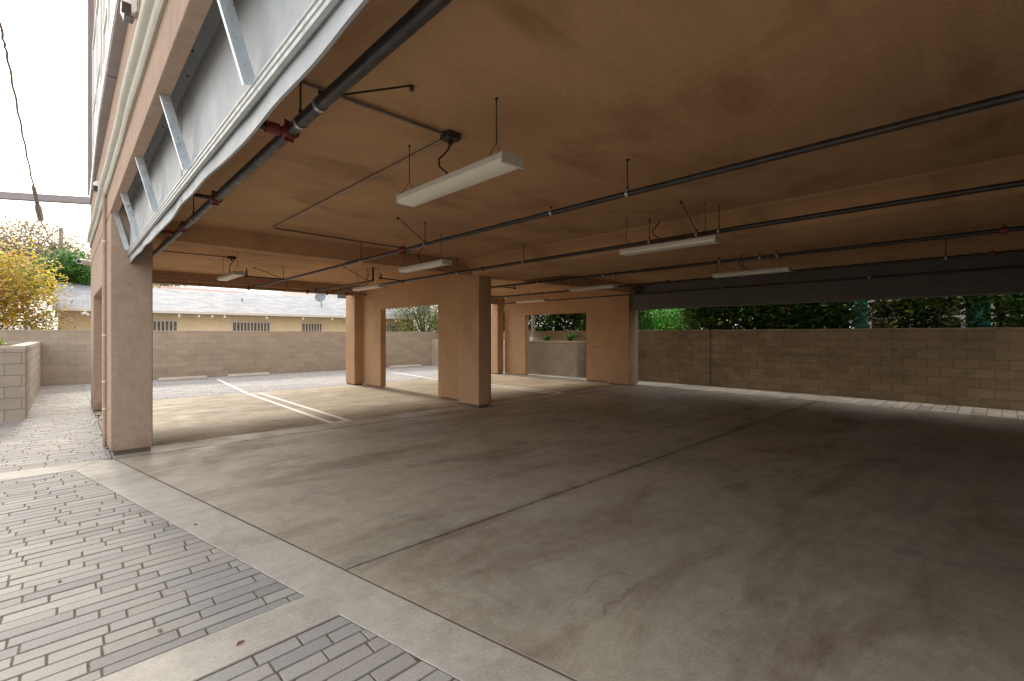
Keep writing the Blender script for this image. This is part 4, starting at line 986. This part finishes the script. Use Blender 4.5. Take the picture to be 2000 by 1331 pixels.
# dark stand of trees beyond the right hand wall
for k, (x, y, rr, hz) in enumerate(((20.5, 15.5, 3.2, 4.6), (19.5, 5.2, 2.3, 3.0), (24.0, 10.5, 3.6, 5.0), (18.0, 20.5, 3.0, 4.4))):
    tree((x, y, -.14), 8, rr, hz, 26, 9000, 0.24, DRK + [(0.12, 0.22, 0.04)], ['tall dark tree beyond the right wall, far behind the hedge corner', 'round dark tree behind the vine hedge', 'tallest dark tree behind the bright sunlit tree', 'dark tree at the back right corner beyond the planter'][k], 'dark_tree', seed=60 + k, squash=0.85, spread=0.36, trunk_r=0.16, group='dark trees beyond the right wall')
tk = empty('leafless_tree', (15.3, 3.25, -0.14), 'thick dark bare trunk between the vine hedge and the teal house', 'tree')
MB().tube([(0, 0, 0), (0.05, 0.03, 2.0), (0.1, 0.0, 4.6)], [0.26, 0.22, 0.19], 12).tube([(0.05, 0, 2.9), (0.5, 0.6, 4.2)], [0.09, 0.04], 8).tube([(0.08, 0, 3.4), (-0.3, -0.7, 4.7)], [0.08, 0.03], 8).build('trunk', 'bark', tk, smooth=True)
# fallen leaves
rg = random.Random(77)
spots = [(0.62, 2.56, 'on the concrete strip between the two paver panels'), (-0.02, 3.95, 'on the pavers at the far left'), (0.35, 2.95, 'on the pavers beside the cross strip'),
         (0.2, 5.2, 'on the pavers near the border band'),
         (6.3, 12.0, 'on the bright slab beside the wall opening'), (5.6, 8.4, 'on the slab in front of the central pillar'), (4.9, 9.9, 'on the sunlit slab between the bay line and the central pillar'),
         (0.75, 4.4, 'at the edge of the border band')]
for k, (x, y, wh_) in enumerate(spots):
    mb = MB(); s_ = rg.uniform(0.012, 0.019); a = rg.uniform(0, 6.28)
    ol = [(0, -1.3), (.25, -.9), (.45, -.4), (.52, 0.1), (.42, .6), (.2, 1.0), (0, 1.4), (-.22, .95), (-.38, .5), (-.5, 0), (-.42, -.5), (-.2, -.9)]
    top = [((p[0] * math.cos(a) - p[1] * math.sin(a)) * s_, (p[0] * math.sin(a) + p[1] * math.cos(a)) * s_, 0.003 + 0.012 * abs(p[0]) * (1 + .5 * p[1])) for p in ol]
    n_ = len(top); mb.v = top + [(p[0], p[1], p[2] - 0.0015) for p in top] + [(0, 0, 0.004), (0, 0, 0.0025)]
    for q in range(n_):
        q2 = (q + 1) % n_; mb.f += [(q, q2, 2 * n_), (n_ + q2, n_ + q, 2 * n_ + 1), (q, n_ + q, n_ + q2, q2)]
    c = rg.choice([(0.42, 0.20, 0.07), (0.36, 0.16, 0.06), (0.30, 0.15, 0.08)]); mb.c = [c] * len(mb.f)
    o = mb.build('fallen_leaf', 'leaf'); o.location = (x, y, 0.0)
    tag(o, 'small brown fallen leaf ' + wh_, 'leaf', 'fallen leaves on the paving')
